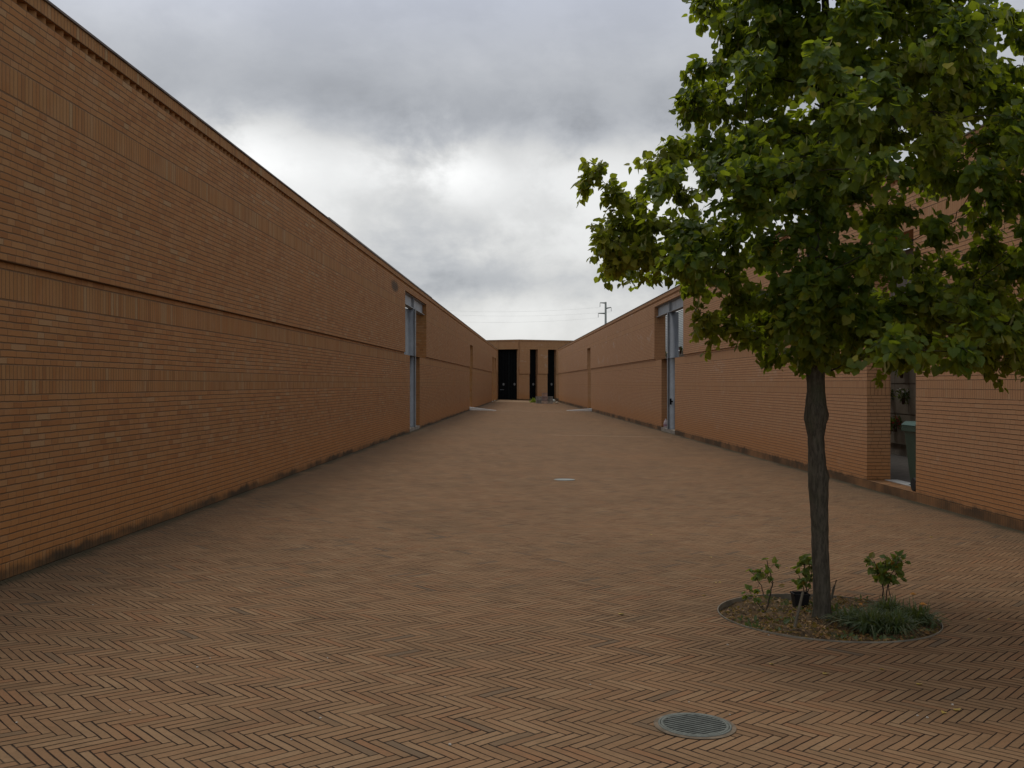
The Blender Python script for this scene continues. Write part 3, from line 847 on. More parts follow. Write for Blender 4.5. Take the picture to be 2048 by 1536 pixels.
# outline of the crown (2048 px photograph), used to place real boughs around the trunk axis
LEFT = [(-430, 1600), (-300, 1520), (-150, 1430), (-60, 1380), (0, 1395), (40, 1440), (80, 1440), (110, 1400), (160, 1372), (215, 1385), (255, 1405), (300, 1400), (345, 1390), (375, 1290), (400, 1220),
        (420, 1195), (440, 1190), (480, 1185), (510, 1180), (540, 1225), (556, 1400), (575, 1500), (605, 1540), (628, 1510), (650, 1500), (680, 1520), (705, 1550), (722, 1590), (745, 1620)]
def left_at(y):
    for (y0, x0), (y1, x1) in zip(LEFT, LEFT[1:]):
        if y0 <= y <= y1: return x0 + (x1-x0)*(y-y0)/(y1-y0)
    return 1630
RIGHT = [(-430, 1720), (-300, 1830), (-150, 1950), (-60, 1990), (0, 1955), (60, 1930), (110, 1960), (150, 2060), (200, 2110), (300, 2160), (450, 2190), (600, 2170), (700, 2120), (735, 2000), (755, 1700)]
def right_at(y):
    for (y0, x0), (y1, x1) in zip(RIGHT, RIGHT[1:]):
        if y0 <= y <= y1: return x0 + (x1-x0)*(y-y0)/(y1-y0)
    return 1640
clusters = []   # centre, radius
hand = [(1195, 350, -.1, .13), (1235, 385, 0, .12), (1270, 400, .1, .13), (1215, 470, -.1, .14), (1220, 500, .1, .13), (1245, 525, -.05, .10), (1250, 450, 0, .16), (1310, 320, .1, .13), (1335, 300, 0, .10), (1345, 345, -.1, .13),
        (1375, 380, .1, .14), (1300, 440, -.15, .17), (1330, 500, .1, .16), (1290, 505, -.1, .13), (1390, 530, 0, .14), (1400, 460, -.2, .2), (1400, 180, .1, .12), (1420, 130, -.1, .13), (1395, 215, 0, .12), (1450, 210, .2, .17),
        (1425, 280, -.1, .12), (1440, 330, -.2, .15), (1410, 640, -.1, .10), (1430, 672, 0, .10), (1465, 650, .1, .12), (1490, 610, -.1, .13), (1510, 685, 0, .12), (1560, 715, .1, .10), (1605, 725, -.1, .08), (1470, 50, 0, .15), (1420, -10, .1, .13),
        (1690, 640, -.5, .13), (1680, 620, -.55, .12), (1740, 650, -.55, .13), (1800, 620, -.6, .17), (1860, 640, -.6, .16), (1930, 650, -.5, .18), (1700, 730, .1, .07), (1760, 700, .3, .12), (1790, 725, .35, .08), (1820, 690, .2, .12),
        (1935, 715, .0, .07), (1965, 735, -.05, .05), (1900, 690, 0, .10), (2000, 690, -.2, .08), (2045, 715, -.2, .06), (2040, 640, -.3, .16), (1980, 600, -.4, .18), (1640, 670, -.2, .12), (1560, 620, -.3, .16),
        (1925, 170, .3, .13), (1990, 145, .1, .12), (2030, 60, 0, .14), (2010, 25, .1, .10), (2040, 130, .1, .10), (1980, 290, .2, .2), (2020, 380, -.3, .2),
        (1600, 640, -.5, .16), (1640, 590, -.45, .18), (1590, 540, -.5, .18), (1650, 520, -.4, .18), (1610, 470, -.5, .18), (1660, 430, -.5, .18), (1600, 400, -.45, .18), (1650, 350, -.5, .18), (1620, 300, -.45, .18), (1680, 250, -.5, .17), (1640, 690, -.35, .13), (1700, 560, -.6, .2), (1750, 500, -.6, .2)]
for px, py, dy, rad in hand: clusters.append((tp(px, py-12 if py > 600 else py, dy), rad))
tries = 0
while len(clusters) < 335 and tries < 60000:
    tries += 1
    py = r.uniform(-430, 715); x0, x1 = left_at(py), right_at(py)
    rad = r.uniform(.13, .24); m_ = rad*290+4
    if x1-x0 < 2*m_+20: continue
    px = r.uniform(x0+m_, x1-m_)
    cxm, hw = (1640+px*0), (max(1640-x0, x1-1640))/273
    dx = (px-1640)/273
    # depth envelope: round crown
    hwd = min(hw, 1.8 if py > 100 else 1.8*(py+480)/580)
    lim = hwd*hwd-dx*dx
    if lim <= .01: lim = .02
    dy = r.uniform(-1, 1)*math.sqrt(lim)*.92
    # keep some sky gaps (left of the trunk, upper right)
    if 1480 < px < 1560 and 255 < py < 375 and r.random() < .80: continue
    if 1900 < px and py < 135: continue
    c_ = tp(px, py, 0); c_.y += dy
    if any((c_-c2).length < (rad+r2)*.50 for c2, r2 in clusters): continue
    clusters.append((c_, rad))
# greedy branch network
nodes = [(p.copy(), rad) for p, rad in pts if 1.72 < p.z < 99]
order = sorted(clusters, key=lambda c: math.hypot(c[0].x, c[0].y))
gl = MB()
def trunk_r(z): return .5
for c_, rad in order:
    best = None
    for i, (p, rr) in enumerate(nodes):
        v = c_-p; dist = v.length
        if v.z < -.10 and dist > .3: dist *= 1.0 + min(-v.z, 1.0)*1.2
        el = v.z/max(v.length, .01)
        cost = dist*(1 + .5*abs(el-.35)) + .12*math.hypot(p.x, p.y)
        if best is None or cost < best[0]: best = (cost, i)
    p, rr = nodes[best[1]]
    L_ = (c_-p).length
    r0 = min(rr*.62, .007+.016*L_); r1 = .003
    n = max(3, int(L_/.09)); side = rv(r, .06*L_); side.z -= .05*L_
    path = []; rads = []
    for k in range(n+1):
        f = k/n; q_ = p.lerp(c_, f) + side*math.sin(math.pi*f) + rv(r, .006)*(0 < k < n)
        path.append(q_); rads.append(r0*(1-f)+r1*f)
        if k > 0: nodes.append((q_, max(rads[-1], .0045)))
    gl.tube(path, rads, 6 if r0 > .01 else 4, cap=False)
lv = Leaves(); br = Leaves()
tipred = [tp(1195, 350), tp(1215, 500), tp(1300, 340), tp(1400, 640), tp(1830, 230, -.8), tp(1960, 630, -.6), tp(1250, 520)]
for c_, rad in clusters:
    outward = Vector((c_.x, c_.y, 0)); od = outward.length; outward = outward/max(od, .01)
    nt_ = int(6 + rad*42)
    for _ in range(nt_):
        dirv = (rv(r, 1) + outward*.5); dirv.z *= .75; dirv.normalize()
        ln = rad*r.uniform(.6, 1.3)
        s0 = c_ + rv(r, .02); e0 = s0 + dirv*ln - Vector((0, 0, ln*.22))
        mid = s0.lerp(e0, .5)+Vector((0, 0, ln*.1))
        if r.random() < .7: gl.tube([s0, mid, e0], [.003, .0022, .0012], 3, cap=False)
        nl_ = int(6+ln*46)
        for k in range(nl_):
            f = (k+1)/nl_; p = (s0.lerp(mid, f*2) if f < .5 else mid.lerp(e0, f*2-1))
            sd_ = rv(r, 1); sd_ = (sd_ - dirv*sd_.dot(dirv)).normalized()
            d = (dirv*.5 + sd_*.9 + Vector((0, 0, -r.uniform(.3, 1.2)))).normalized()
            nn = (Vector((0, 0, 1))*r.uniform(.3, 1.0) + outward*r.uniform(.2, 1.1) + rv(r, .4)).normalized()
            pet = r.uniform(.02, .045)
            size = r.uniform(.040, .068)*(1.0 if r.random() < .8 else .7)
            tnt = 0
            dm = min((c_-tr_).length for tr_ in tipred)
            base_t = max(0, 1-dm/.55)*.6
            if r.random() < .025: tnt = r.uniform(.4, .9)
            else: tnt = max(0, min(1, base_t*r.uniform(.2, 1.5)))
            lv.leaf(p+d*pet, d, nn, size, tnt, r.uniform(.05, .35), r.uniform(.05, .45), r.uniform(.95, 1.15))
        if r.random() < .34:
            p = e0; side = rv(r, 1); side.z = 0; side.normalize()
            d = Vector((r.gauss(0, .25), r.gauss(0, .25), -1)).normalized(); L2 = r.uniform(.05, .085)
            br.blade([p, p+d*L2*.35+side*.004, p+d*L2*.7, p+d*L2+side*.008], [.003, .013, .014, .004], side)
gl.build('limbs', M['twig'], tree)
lv.build('crown', M['leaf'], tree)
br.build('seed_bracts', M['bract'], tree)
print('clusters', len(clusters), 'leaves', len(lv.f)//2)

# ------------------------------------------------------------------ tree pit
def soilm(q, b, o):
    P = q.node('ShaderNodeNewGeometry').outputs['Position']
    n1 = q.noise(P, 6, 6, .7); n2 = q.noise(P, 40, 5, .7)
    c = q.mix(q.map(n1, .35, .65), (.060, .038, .020), (.150, .098, .052)); c = q.mix(q.map(n2, .45, .75), c, (.22, .145, .075))
    c = q.mix(q.mul(q.map(q.noise(P, 3.2, 4, .6), .55, .68), .7), c, (.035, .045, .02))
    q.put(b.inputs['Base Color'], c); q.put(b.inputs['Normal'], q.bump(q.add(n1, n2), 1.0, .02)); b.inputs['Roughness'].default_value = 1
M['soil'] = mat('soil_and_litter', soilm)
g = MB(); rr_ = random.Random(3)
def soilz(x, y):
    return RZ - .022 + .02*math.sin(x*7+1)*math.cos(y*6) + .012*math.sin(x*23)*math.sin(y*19+1)
rings = []
NA = 72; NRr = 16
for i in range(NRr+1):
    rad = (RR-.002)*i/NRr
    for k in range(NA):
        t = 2*math.pi*k/NA; x, y = RC.x+rad*math.cos(t), RC.y+rad*math.sin(t)
        g.v.append((x, y, soilz(x, y) + (rr_.gauss(0, .004) if i < NRr else 0)))
for i in range(NRr):
    for k in range(NA):
        k2 = (k+1) % NA
        g.f.append((i*NA+k, i*NA+k2, (i+1)*NA+k2, (i+1)*NA+k)); g.uv.append([(0,0)]*4); g.mi.append(0); g.smooth.append(True)
tag(g.build('soil', M['soil']), kind='structure')
# steel edging ring
g = MB(); N_ = 120
for k in range(N_):
    a0, a1 = 2*math.pi*k/N_, 2*math.pi*(k+1)/N_
    def c(rad, a, z):
        x, y = RC.x+rad*math.cos(a), RC.y+rad*math.sin(a); return (x, y, gz(x, y)+z)
    r0, r1 = RR-.002, RR+.004
    g.quad([c(r0, a0, .010), c(r0, a1, .010), c(r1, a1, .010), c(r1, a0, .010)])
    g.quad([c(r0, a0, -.10), c(r0, a1, -.10), c(r0, a1, .010), c(r0, a0, .010)])
    g.quad([c(r1, a0, -.02), c(r1, a1, -.02), c(r1, a1, .010), c(r1, a0, .010)])
M['ring'] = plain('weathered_steel_edging', (.22, .20, .155), .7, .1, .3, 7)
o = g.build('edging_ring', M['ring']); tag(o, 'thin round metal edging around the soil of the tree pit', 'edging')
# litter of dead leaves and twigs: nobody could count it
lt = Leaves(); rr_ = random.Random(8)
for _ in range(1900):
    a = rr_.uniform(0, 6.283); rad = RR*.97*math.sqrt(rr_.random()); x, y = RC.x+rad*math.cos(a), RC.y+rad*math.sin(a)
    p = Vector((x, y, soilz(x, y)+rr_.uniform(.002, .02)))
    d = Vector((rr_.gauss(0, 1), rr_.gauss(0, 1), rr_.gauss(0, .25)))
    lt.leaf(p, d, Vector((rr_.gauss(0, .5), rr_.gauss(0, .5), 1)), rr_.uniform(.012, .032), 0, .3, .4, rr_.uniform(.4, 1))
for _ in range(260):
    a = rr_.uniform(0, 6.283); rad = RR*.95*math.sqrt(rr_.random()); x, y = RC.x+rad*math.cos(a), RC.y+rad*math.sin(a)
    p = Vector((x, y, soilz(x, y)+.012)); d = Vector((rr_.gauss(0, 1), rr_.gauss(0, 1), rr_.gauss(0, .1))).normalized()
    lt.blade([p, p+d*.04, p+d*.08], [.003, .004, .002], Vector((-d.y, d.x, 0)).normalized())
tag(lt.build('leaf_litter', M['dryleaf']), 'dead brown leaves and stalks scattered over the soil of the tree pit', 'leaf litter', kind='stuff')
# low weeds in front of the soil
lw_ = Leaves()
for _ in range(230):
    a = rr_.uniform(0, 6.283); rad = RR*.95*math.sqrt(rr_.random()); x, y = RC.x+rad*math.cos(a), RC.y+rad*math.sin(a)
    if math.sin(x*5.1+2)*math.cos(y*6.3) + rr_.gauss(0, .2) < .15: continue
    for b_ in range(3):
        p = Vector((x+rr_.gauss(0, .015), y+rr_.gauss(0, .015), soilz(x, y))); d = Vector((rr_.gauss(0, .5), rr_.gauss(0, .5), 1)).normalized(); h = rr_.uniform(.02, .06)
        lw_.leaf(p+d*h*.4, d, Vector((rr_.gauss(0, 1), -1, .8)), h*.6, 0, .2, .5, .7)
tag(lw_.build('ground_weeds', M['grass']), 'low dull green weeds creeping over the soil around the trunk', 'weeds', kind='stuff')

# strappy clumps on the right of the pit
def clump(px, py, n, h, label, seed):
    p0 = gp(px, py); t = thing('lilyturf_clump', label, 'plant', (p0.x, p0.y, RZ-.04), 0, 'dark strap-leaved clumps in the tree pit')
    L_ = Leaves(); rr = random.Random(seed)
    for _ in range(n):
        a = rr.uniform(0, 6.283); ou = rr.uniform(.15, 1.0); d = Vector((math.cos(a), math.sin(a), 0)); hh = 1.3*h*rr.uniform(.65, 1.15)
        b0 = Vector((rr.gauss(0, .035), rr.gauss(0, .035), 0)); pts_ = []
        for k in range(6):
            f = k/5; pts_.append(b0 + d*(ou*hh*1.0*f**1.2) + Vector((0, 0, hh*(1.25*f - (.35+.75*ou)*f*f))))
        side = Vector((-d.y, d.x, rr.gauss(0, .3))).normalized(); w_ = rr.uniform(.006, .010)
        L_.blade(pts_, [w_*.8, w_, w_, w_*.9, w_*.6, .001], side)
    L_.build('leaves', M['grass'], t); return t
clump(1705, 1243, 260, .16, 'small dark strap-leaved clump just right of the trunk', 1)
clump(1745, 1258, 380, .19, 'dark strap-leaved clump in front of the right-hand shrub', 2)
clump(1790, 1262, 420, .19, 'full dark strap-leaved clump at the front right of the pit', 3)
clump(1835, 1248, 380, .18, 'dark strap-leaved clump spilling over the right edge of the pit', 4)
clump(1775, 1232, 300, .18, 'dark strap-leaved clump around the foot of the right-hand shrub', 5)
# orange flowers
M['orange'] = plain('orange_petals', (.62, .27, .02), .6, 0, .2, 30)
M['stem'] = plain('green_stem', (.05, .09, .025), .8, 0, .2, 20)
def marigold(px, py, h, s, label):
    p0 = gp(px, py+16); t = thing('orange_flower', label, 'flower', (p0.x, p0.y, RZ-.03), 0, 'orange flowers in the tree pit')
    g = MB(); g.tube([(0, 0, 0), (.004, 0, h*.5), (0, .003, h)], .0018, 5); g.build('stem', M['stem'], t)
    g = MB()
    for rg, (n, rr, zz) in enumerate(((10, s, .0), (8, s*.7, .006), (5, s*.4, .01))):
        for k in range(n):
            a = 6.283*k/n+rg; d = Vector((math.cos(a), math.sin(a), 0)); sd = Vector((-d.y, d.x, 0)); o_ = Vector((0, 0, h+zz))
            g.quad([o_, o_+d*rr*.6+sd*rr*.28, o_+d*rr+Vector((0, 0, .003)), o_+d*rr*.6-sd*rr*.28])
    g.build('petals', M['orange'], t)
marigold(1826, 1222, .20, .026, 'orange flower above the strap leaves, the nearer to the shrub of the pair')
marigold(1846, 1238, .18, .028, 'orange flower at the right edge of the strap-leaved clumps')
marigold(1722, 1205, .07, .016, 'tiny orange flower low behind the trunk')

# shrubs
def shrub(pb, stems, seed, label, leafs=.035, m='rose'):
    t = thing('rose_bush', label, 'shrub', pb, 0, 'small leafy shrubs in the tree pit'); rr = random.Random(seed); st = MB(); L_ = Leaves()
    for path, n_leaf, rad in stems:
        P_ = [Vector(p)-Vector(pb) for p in path]
        # smooth
        Q = []
        for i in range(len(P_)-1):
            for k in range(4): Q.append(P_[i].lerp(P_[i+1], k/4)+rv(rr, .0025))
        Q.append(P_[-1]); st.tube(Q, [rad*(1-.6*i/len(Q)) for i in range(len(Q))], 6)
        for _ in range(n_leaf):
            f = rr.uniform(.35, 1)**.8; i = min(int(f*(len(Q)-1)), len(Q)-2); p = Q[i]
            td = (rv(rr, 1)+Vector((0, 0, .2))).normalized(); e = p+td*rr.uniform(.03, .07)
            st.tube([p, e], .0012, 3, cap=False)
            for k in range(3):
                d = (td+rv(rr, .7)).normalized(); d.z -= .3
                L_.leaf(e, d, Vector((0, -.4, 1))+rv(rr, .4), leafs*rr.uniform(.7, 1.2), 0, .2, .3, .75)
    st.build('stems', M['twig'], t); L_.build('foliage', M[m], t)
def wp(px, py, Y): return ((px-1024)*Y/2100, Y, 1.6-(py-767)*Y/2100)
Ya = gp(1532, 1222).y
shrub(wp(1531, 1224, Ya), [([wp(1531, 1224, Ya), wp(1540, 1190, Ya), wp(1546, 1165, Ya), wp(1538, 1140, Ya), wp(1534, 1122, Ya)], 8, .006),
      ([wp(1527, 1190, Ya), wp(1522, 1170, Ya), wp(1512, 1155, Ya), wp(1501, 1143, Ya)], 7, .004), ([wp(1546, 1168, Ya), wp(1532, 1148, Ya-.02), wp(1518, 1146, Ya-.05)], 8, .003), ([wp(1531, 1224, Ya), wp(1510, 1200, Ya), wp(1498, 1182, Ya)], 7, .003)], 3, 'thin sparse shrub with yellowing leaves at the left of the tree pit', .042)
Yb = gp(1590, 1206).y
shrub(wp(1612, 1205, Yb), [([wp(1612, 1205, Yb), wp(1613, 1160, Yb), wp(1608, 1130, Yb), wp(1614, 1114, Yb)], 20, .005), ([wp(1612, 1200, Yb), wp(1603, 1165, Yb), wp(1598, 1150, Yb)], 9, .004), ([wp(1614, 1190, Yb), wp(1622, 1160, Yb), wp(1625, 1120, Yb)], 12, .004)], 4,
      'leafy shrub with a few red leaves growing behind the left side of the trunk', .046)
Yc = gp(1768, 1212).y
shrub(wp(1768, 1212, Yc), [([wp(1768, 1212, Yc), wp(1765, 1170, Yc), wp(1755, 1140, Yc), wp(1748, 1122, Yc)], 18, .006), ([wp(1770, 1212, Yc), wp(1776, 1160, Yc), wp(1790, 1135, Yc), wp(1798, 1118, Yc)], 20, .005), ([wp(1784, 1205, Yc), wp(1777, 1170, Yc), wp(1770, 1150, Yc), wp(1772, 1122, Yc)], 14, .004), ([wp(1776, 1165, Yc), wp(1790, 1150, Yc), wp(1796, 1140, Yc)], 10, .004)], 6,
      'bushy green shrub standing in the strap leaves at the right of the tree pit', .052)
# stake and stub
M['stake'] = plain('old_wood', (.10, .085, .06), .9, 0, .25, 20)
Ys = gp(1589, 1258).y
g = MB(); g.tube([wp(1588, 1260, Ys), wp(1597, 1222, Ys+.03), wp(1606, 1184, Ys+.08)], [.011, .010, .009], 8)
b0 = Vector(wp(1588, 1260, Ys)); o = g.build('wooden_stake', M['stake'])
for v in o.data.vertices: v.co -= b0
o.location = b0; tag(o, 'short pruned woody stump leaning right at the front left of the trunk', 'stick')
Yt = gp(1662, 1205).y
g = MB(); g.tube([wp(1662, 1200, Yt), wp(1667, 1178, Yt), wp(1673, 1160, Yt)], [.009, .010, .006], 7)
b0 = Vector(wp(1662, 1200, Yt)); o = g.build('pruned_stub', M['stake'])
for v in o.data.vertices: v.co -= b0
o.location = b0; tag(o, 'dark pruned stub sticking up at the right side of the trunk', 'stick')
# black pot
M['pot'] = plain('black_plastic_pot', (.010, .010, .011), .6, 0, .1, 9)
pp = gp(1606, 1214); t = thing('plant_pot', 'empty square black plastic pot standing behind the trunk', 'pot', (pp.x, pp.y+.08, RZ-.03))
def taper(g, w0, w1, z0, z1, t_=.004):
    c = lambda w_, z_: [(-w_, -w_, z_), (w_, -w_, z_), (w_, w_, z_), (-w_, w_, z_)]
    A_, B_ = c(w0, z0), c(w1, z1)
    for i in range(4): g.quad([A_[i], A_[(i+1)%4], B_[(i+1)%4], B_[i]])
g = MB(); taper(g, .045, .058, 0, .118); taper(g, .041, .054, .004, .118); g.quad([(-.045, -.045, 0), (.045, -.045, 0), (.045, .045, 0), (-.045, .045, 0)]); g.quad([(-.052, -.052, .09), (.052, -.052, .09), (.052, .052, .09), (-.052, .052, .09)])
g.build('pot_body', M['pot'], t)
g = MB()
for a in range(4):
    g.box((-.062, -.062, .112), (.062, -.054, .124), M=Matrix.Rotation(a*math.pi/2, 4, 'Z'))
g.build('rim', M['pot'], t)

# ------------------------------------------------------------------ drain grate in the foreground
M['iron'] = plain('galvanised_grate', (.15, .16, .14), .7, .1, .2, 20)
M['dark'] = plain('drain_pit_shade', (.003, .0035, .003), .95, spec=0)
M['mortar'] = plain('mortar_collar', (.17, .13, .09), .95, 0, .3, 14, .003)
def grate(px, py, rad, label, ang, m, bars=13):
    p0 = gp(px, py); t = thing('drain_grate', label, 'drain', (p0.x, p0.y, p0.z), 0, None)
    sl = -.175/10.6
    t.rotation_euler = (0, math.atan(-sl), 0)
    g = MB(); g.lathe([(rad+.022, .0035), (rad+.012, .006), (rad, .006)], 72); 
    g.build('collar', M['mortar'], t)
    g = MB(); g.lathe([(rad, .002), (rad, .010), (rad-.010, .010), (rad-.010, .004)], 72); g.build('outer_ring', m, t)
    g = MB(); g.lathe([(rad-.0125, .003), (rad-.0125, .011), (rad-.026, .011), (rad-.026, .004)], 72)
    g.build('inner_ring', m, t)
    g = MB(); ri = rad-.0265; n = bars
    Mz = Matrix.Rotation(ang, 4, 'Z')
    for k in range(n):
        x = -ri + 2*ri*(k+.5)/n; h = math.sqrt(max(ri*ri-x*x, 0))
        if h > .02: g.box((-h, x-ri*.34/n, .0025), (h, x+ri*.34/n, .0095), M=Mz)
    g.build('bars', m, t)
    g = MB(); g.quad([(ri*1.02*math.cos(2*math.pi*k/48), ri*1.02*math.sin(2*math.pi*k/48), .0022) for k in range(48)]); g.build('pit', M['dark'], t)  # flat disc above the paving, shade between the bars put into its black
grate(1389.5, 1452, .179, 'round slotted grey drain grate in the paving at the bottom right', R(30), M['iron'])
M['cover'] = plain('pale_worn_cover', (.24, .25, .22), .6, .1, .2, 9)
p0 = gp(1129, 959.5); t = thing('manhole_cover', 'small pale round cover in the middle of the paving', 'manhole cover', (p0.x, p0.y, p0.z))
g = MB(); g.lathe([(.185, .003), (.175, .008), (.165, .008)], 48); g.build('rim', M['cover'], t)
g = MB(); g.lathe([(.163, .006), (.02, .008), (0, .008)], 48); g.build('lid', M['cover'], t)

# ------------------------------------------------------------------ wheelie bin
M['bin'] = plain('dark_green_plastic', (.020, .050, .034), .5, 0, .15, 4)
M['binlid'] = plain('green_lid_plastic', (.03, .080, .055), .45, 0, .15, 4)
M['rubber'] = plain('black_rubber', (.012, .012, .012), .7)
bn = thing('wheelie_bin', 'dark green wheelie bin standing at the near jamb of the right doorway', 'bin', (6.38, 16.13, -.035))
g = MB(); z0, z1 = .06, .98
def ring(x0, x1, y0, y1, z): return [(x0, y0, z), (x1, y0, z), (x1, y1, z), (x0, y1, z)]
A_ = ring(-.20, .20, -.20, .17, z0); B_ = ring(-.27, .27, -.26, .27, z1)
for i in range(4): g.quad([A_[i], A_[(i+1)%4], B_[(i+1)%4], B_[i]])
g.quad(A_); g.quad(B_)
o = g.build('body', M['bin'], bn); bevel(o, .025, 3)
g = MB(); g.box((-.29, -.28, .955), (.29, .29, .985)); 
for k in range(5): g.box((-.292+k*.14, -.29, .90), (-.282+k*.14, .29, .954))
g.build('rim', M['bin'], bn)
g = MB(); g.box((-.30, -.29, .988), (.30, .31, 1.02)); o = g.build('lid', M['binlid'], bn)
bm = bmesh.new(); bm.from_mesh(o.data); bmesh.ops.remove_doubles(bm, verts=bm.verts, dist=1e-5)
for v in bm.verts:
    if v.co.z > 1.01: v.co.x *= .82; v.co.y *= .82; v.co.z += .03
bmesh.ops.bevel(bm, geom=bm.edges[:], offset=.008, segments=2, affect='EDGES'); bm.to_mesh(o.data); bm.free()
g = MB(); g.tube([(-.24, -.33, .96), (.24, -.33, .96)], .014, 10); g.tube([(-.2, -.33, .96), (-.2, -.27, .96)], .012, 8); g.tube([(.2, -.33, .96), (.2, -.27, .96)], .012, 8); g.build('handle', M['bin'], bn)
for s in (-1, 1):
    g = MB(); g.tube([(s*.235, -.17, .10), (s*.285, -.17, .10)], .10, 22); g.build('wheel', M['rubber'], bn)

# ------------------------------------------------------------------ white jug
M['jug'] = plain('milky_plastic', (.50, .43, .44), .4, 0, .06, 10)
M['juglabel'] = plain('pink_label', (.36, .20, .26), .5)
jp = PR(39.1, -.10, -.05); jg = thing('plastic_jug', 'white plastic jug with a handle left on the sill beside the right steel column', 'jug', jp)
g = MB(); prof = [(0, 0), (.075, 0), (.085, .01), (.085, .17), (.080, .20), (.05, .27), (.025, .295), (.022, .31)]
g.lathe(prof, 24, sx=1.0, sy=.65); g.build('bottle', M['jug'], jg)
g = MB(); g.lathe([(.027, .305), (.027, .335), (0, .336)], 16); g.build('cap', M['jug'], jg)
g = MB(); g.tube([(.075, 0, .17), (.092, 0, .20), (.085, 0, .25), (.045, 0, .275)], .011, 8); g.build('handle', M['jug'], jg)
g = MB(); g.lathe([(.0862, .07), (.0862, .13)], 24, sx=1.0, sy=.66); g.build('label', M['juglabel'], jg)

# ------------------------------------------------------------------ flowers on the niche slabs
fl_cols = {'red': (.35, .04, .03), 'white': (.55, .52, .48), 'yellow': (.55, .33, .04), 'pink': (.40, .13, .20)}
for k, c in fl_cols.items(): M['fl_'+k] = plain(k+'_petals', c, .6, 0, .2, 30)
M['vase'] = plain('bronze_vase', (.10, .055, .03), .4, .5, .2, 20)
def bouquet(kind, seed, label):
    t = thing('flower_vase', label, 'flowers', (0, 0, 0), 0, 'bunches of flowers hung on the burial niches'); rr = random.Random(seed)
    g = MB(); g.lathe([(0, 0), (.03, 0), (.035, .05), (.045, .14), (.05, .15)], 12); g.build('vase', M['vase'], t)
    L_ = Leaves(); pe = MB()
    for _ in range(90):
        d = (rv(rr, 1)+Vector((0, 0, .6))).normalized(); p = Vector((0, 0, .18))+d*rr.uniform(.04, .17)
        L_.leaf(p, (d+rv(rr, .5)).normalized(), rv(rr, 1), rr.uniform(.05, .085), 0, .2, .3, .6); L_.blade([Vector((0, 0, .12)), p], [.004, .003], Vector((1, 0, 0)))
    for _ in range(12):
        d = (rv(rr, 1)+Vector((0, 0, .8))).normalized(); p = Vector((0, 0, .22))+d*rr.uniform(.10, .17); s = rr.uniform(.018, .032)
        for k in range(7):
            a = rv(rr, 1).normalized(); b_ = a.cross(d)
            if b_.length < .1: continue
            b_.normalize(); pe.quad([p, p+(a+b_*.4)*s, p+a*s*1.5, p+(a-b_*.4)*s])
        pe.tube([(0, 0, .14), p], .002, 3)
    L_.build('greenery', M['grass'], t); pe.build('petals', M['fl_'+kind], t)
    return t
bq = {k: bouquet(k, i+1, '') for i, k in enumerate(('red', 'white', 'yellow', 'pink'))}
ub = set()
def put_b(kind, Pf, u, z, label):
    p = Pf(u, -2.86, z)
    if kind not in ub:
        ub.add(kind); o = bq[kind]; o.location = p; o['label'] = label
    else: dup(bq[kind], p, u*3.1, label)
def vis(Pf, px):       # wall coordinate of the niche face seen at that column
    k = (px-1024)/2100
    best = min((abs((Pf(u/20, -2.95, 0)[0])/(Pf(u/20, -2.95, 0)[1]) - k), u/20) for u in range(260, 1200)); return best[1]
put_b('yellow', PR, vis(PR, 1812), 1.72, 'yellow flowers and dark leaves, highest bunch in the doorway with the green bin')
put_b('white', PR, vis(PR, 1815), 1.13, 'white flowers in a bronze vase just above the green bin')
put_b('red', PR, vis(PR, 1788), .42, 'dark drooping bunch on the niche left of the green bin')
put_b('pink', PR, vis(PR, 1783), 1.13, 'narrow dark bunch at the left edge of the doorway with the green bin')
put_b('red', PR, vis(PR, 1800), .50, 'dark low bunch just left of the bin lid')
put_b('white', PR, vis(PR, 1362), 2.55, 'pale flowers seen right of the steel column through the right gap')
put_b('pink', PR, vis(PR, 1365), 3.05, 'upper pinkish bunch seen right of the steel column through the right gap')
put_b('red', PR, vis(PR, 1334), 2.5, 'dark bunch seen left of the steel column through the right gap')
put_b('yellow', PR, vis(PR, 1332), 3.0, 'upper bunch seen left of the steel column through the right gap')

# ------------------------------------------------------------------ far power pole and wires
M['pole'] = plain('galvanised_pole', (.16, .18, .17), .6, .2, .1, .5)
M['wire'] = plain('wire_metal', (.60, .61, .61), .6, 0)
M['insul'] = plain('insulator', (.12, .13, .13), .5)
PY = 220.0
def pz_(px, py): return Vector(((px-1024)*PY/2100, PY, 1.6-(py-767)*PY/2100))
b0 = pz_(1211.3, 604); pole = thing('power_pole', 'slender grey power pole with three cross arms rising behind the right wall', 'power pole', (b0.x, PY, -.35))
o0 = Vector((b0.x, PY, -.35))
g = MB(); g.tube([(0, 0, 0), (0, 0, b0.z+.35)], [.32, .20], 14); g.build('mast', M['pole'], pole)
arms = [((1211.3, 606), (1200.0, 605.6)), ((1211.3, 617), (1222.5, 614.6)), ((1211.3, 627), (1196.5, 626.6))]
ends = []
for a, b_ in arms:
    pa2, pb2 = pz_(*a)-o0, pz_(*b_)-o0
    g = MB(); g.tube([pa2, pb2], [.16, .08], 8); g.build('cross_arm', M['pole'], pole)
    g = MB(); lo = pb2-Vector((0, 0, .95))
    g.tube([pb2, pb2-Vector((0, 0, .25))], .03, 6)
    for k in range(6): g.lathe([(.02, 0), (.10, .02), (.02, .09)], 8, (pb2.x, pb2.y, pb2.z-.30-k*.11))
    g.build('insulator', M['insul'], pole)
    ends.append(pb2+o0-Vector((0, 0, .95)))
lab = ['topmost of the three thin power wires crossing above the far building', 'middle one of the three thin power wires crossing above the far building', 'lowest of the three thin power wires crossing above the far building']
tgt = [(700, 604), (700, 612), (700, 626)]
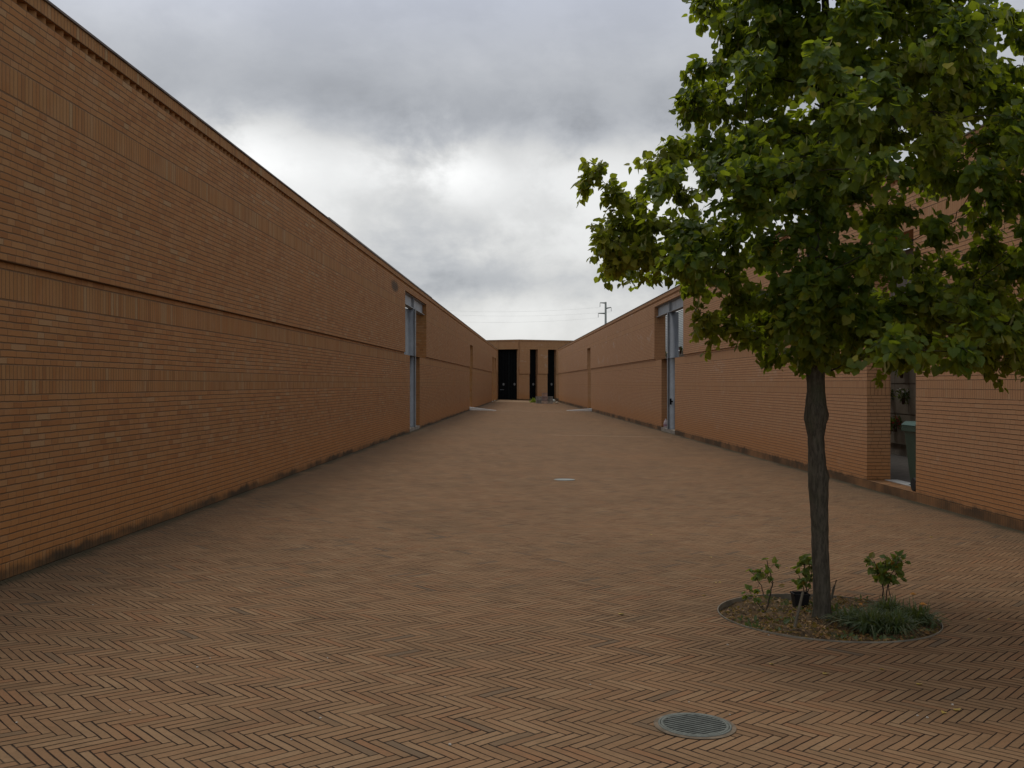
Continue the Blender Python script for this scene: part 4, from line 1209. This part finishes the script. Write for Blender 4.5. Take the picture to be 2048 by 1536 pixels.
for e, (px, py), lb, cat in zip(ends, tgt, lab, range(3)):
    fz = pz_(px, py); g = MB(); ptsw = []
    for k in range(33):
        f = k/32; p = e.lerp(fz, f); p.z -= 1.6*4*f*(1-f)*.9; ptsw.append(p)
    g.tube(ptsw, .010, 5)
    tag(g.build('power_wire', M['wire']), lb, 'wire', 'power wires above the far building')

# ------------------------------------------------------------------ weeds near the crates and at the wall foot
def weed(px, py, label, seed, sc=1.0):
    p0 = gp(px, py); t = thing('weed_tuft', label, 'weed', p0, 0, 'tufts of weeds'); L_ = Leaves(); rr = random.Random(seed)
    for _ in range(90):
        d = (rv(rr, .7)+Vector((0, 0, .7))).normalized(); p = Vector((0, 0, 0))+d*rr.uniform(.02, .20)*sc
        L_.leaf(Vector((p.x, p.y, max(p.z, .01))), (d+rv(rr, .5)).normalized(), rv(rr, 1), rr.uniform(.05, .09)*sc, 0, .2, .3, .6)
    L_.build('leaves', M['weed'], t)
weed(1067, 805, 'bright green weeds growing left of the crates at the far end', 1, 1.9)
weed(1074, 805, 'small bright weeds touching the left crate at the far end', 2, 1.4)

# fallen leaves on the paving
FL = [(1838, 1371), (1889, 1426), (1915, 1423), (1420, 1115), (1442, 1166), (1405, 1192), (1575, 1137), (1430, 1166), (1690, 1138), (1860, 1075), (1300, 1070), (1540, 1330), (1980, 1240), (1760, 1340), (1650, 1350), (1240, 1230)]
rr_ = random.Random(21)
proto = None
for i, (px, py) in enumerate(FL):
    p0 = gp(px, py)
    if proto is None:
        L_ = Leaves(); L_.leaf(Vector((0, 0, 0)), Vector((1, 0, .12)), Vector((0, .15, 1)), .05, 0, .25, .3); proto = L_.build('fallen_leaf', M['yleaf']); o = proto
    else: o = proto.copy(); col.objects.link(o)
    o.location = (p0.x, p0.y, p0.z+.006); o.rotation_euler = (0, 0, rr_.uniform(0, 6.28)); o.scale = (rr_.uniform(.35, .8),)*3
    tag(o, 'small fallen yellow leaf lying on the brick paving', 'leaf', 'fallen leaves on the brick paving')
M['crumb'] = plain('pale_mortar_crumb', (.50, .46, .40), .9)
CRM = [(33, 1446), (260, 1422), (890, 1395), (1378, 1405), (1460, 1430), (1905, 1410), (1855, 1436), (640, 1437), (1835, 1432), (583, 1480), (395, 1335), (655, 1317), (420, 1317), (186, 1210), (1700, 1500), (900, 1490), (1180, 1370), (305, 1050), (1455, 1290), (1537, 1271)]
bm = bmesh.new(); bmesh.ops.create_icosphere(bm, subdivisions=2, radius=.006)
for v in bm.verts: v.co *= 1+.35*math.sin(v.co.x*900+v.co.y*700); v.co.z *= .6
me = bpy.data.meshes.new('pebble'); bm.to_mesh(me); bm.free(); me.materials.append(M['crumb'])
for px, py in CRM:
    p0 = gp(px, py); o = bpy.data.objects.new('pebble', me); col.objects.link(o); o.location = (p0.x, p0.y, p0.z+.003)
    o.rotation_euler = (0, 0, rr_.uniform(0, 6)); o.scale = (rr_.uniform(.5, 1.2),)*3
    tag(o, 'tiny pale crumb of mortar lying on the brick paving', 'pebble', 'pale crumbs on the brick paving')
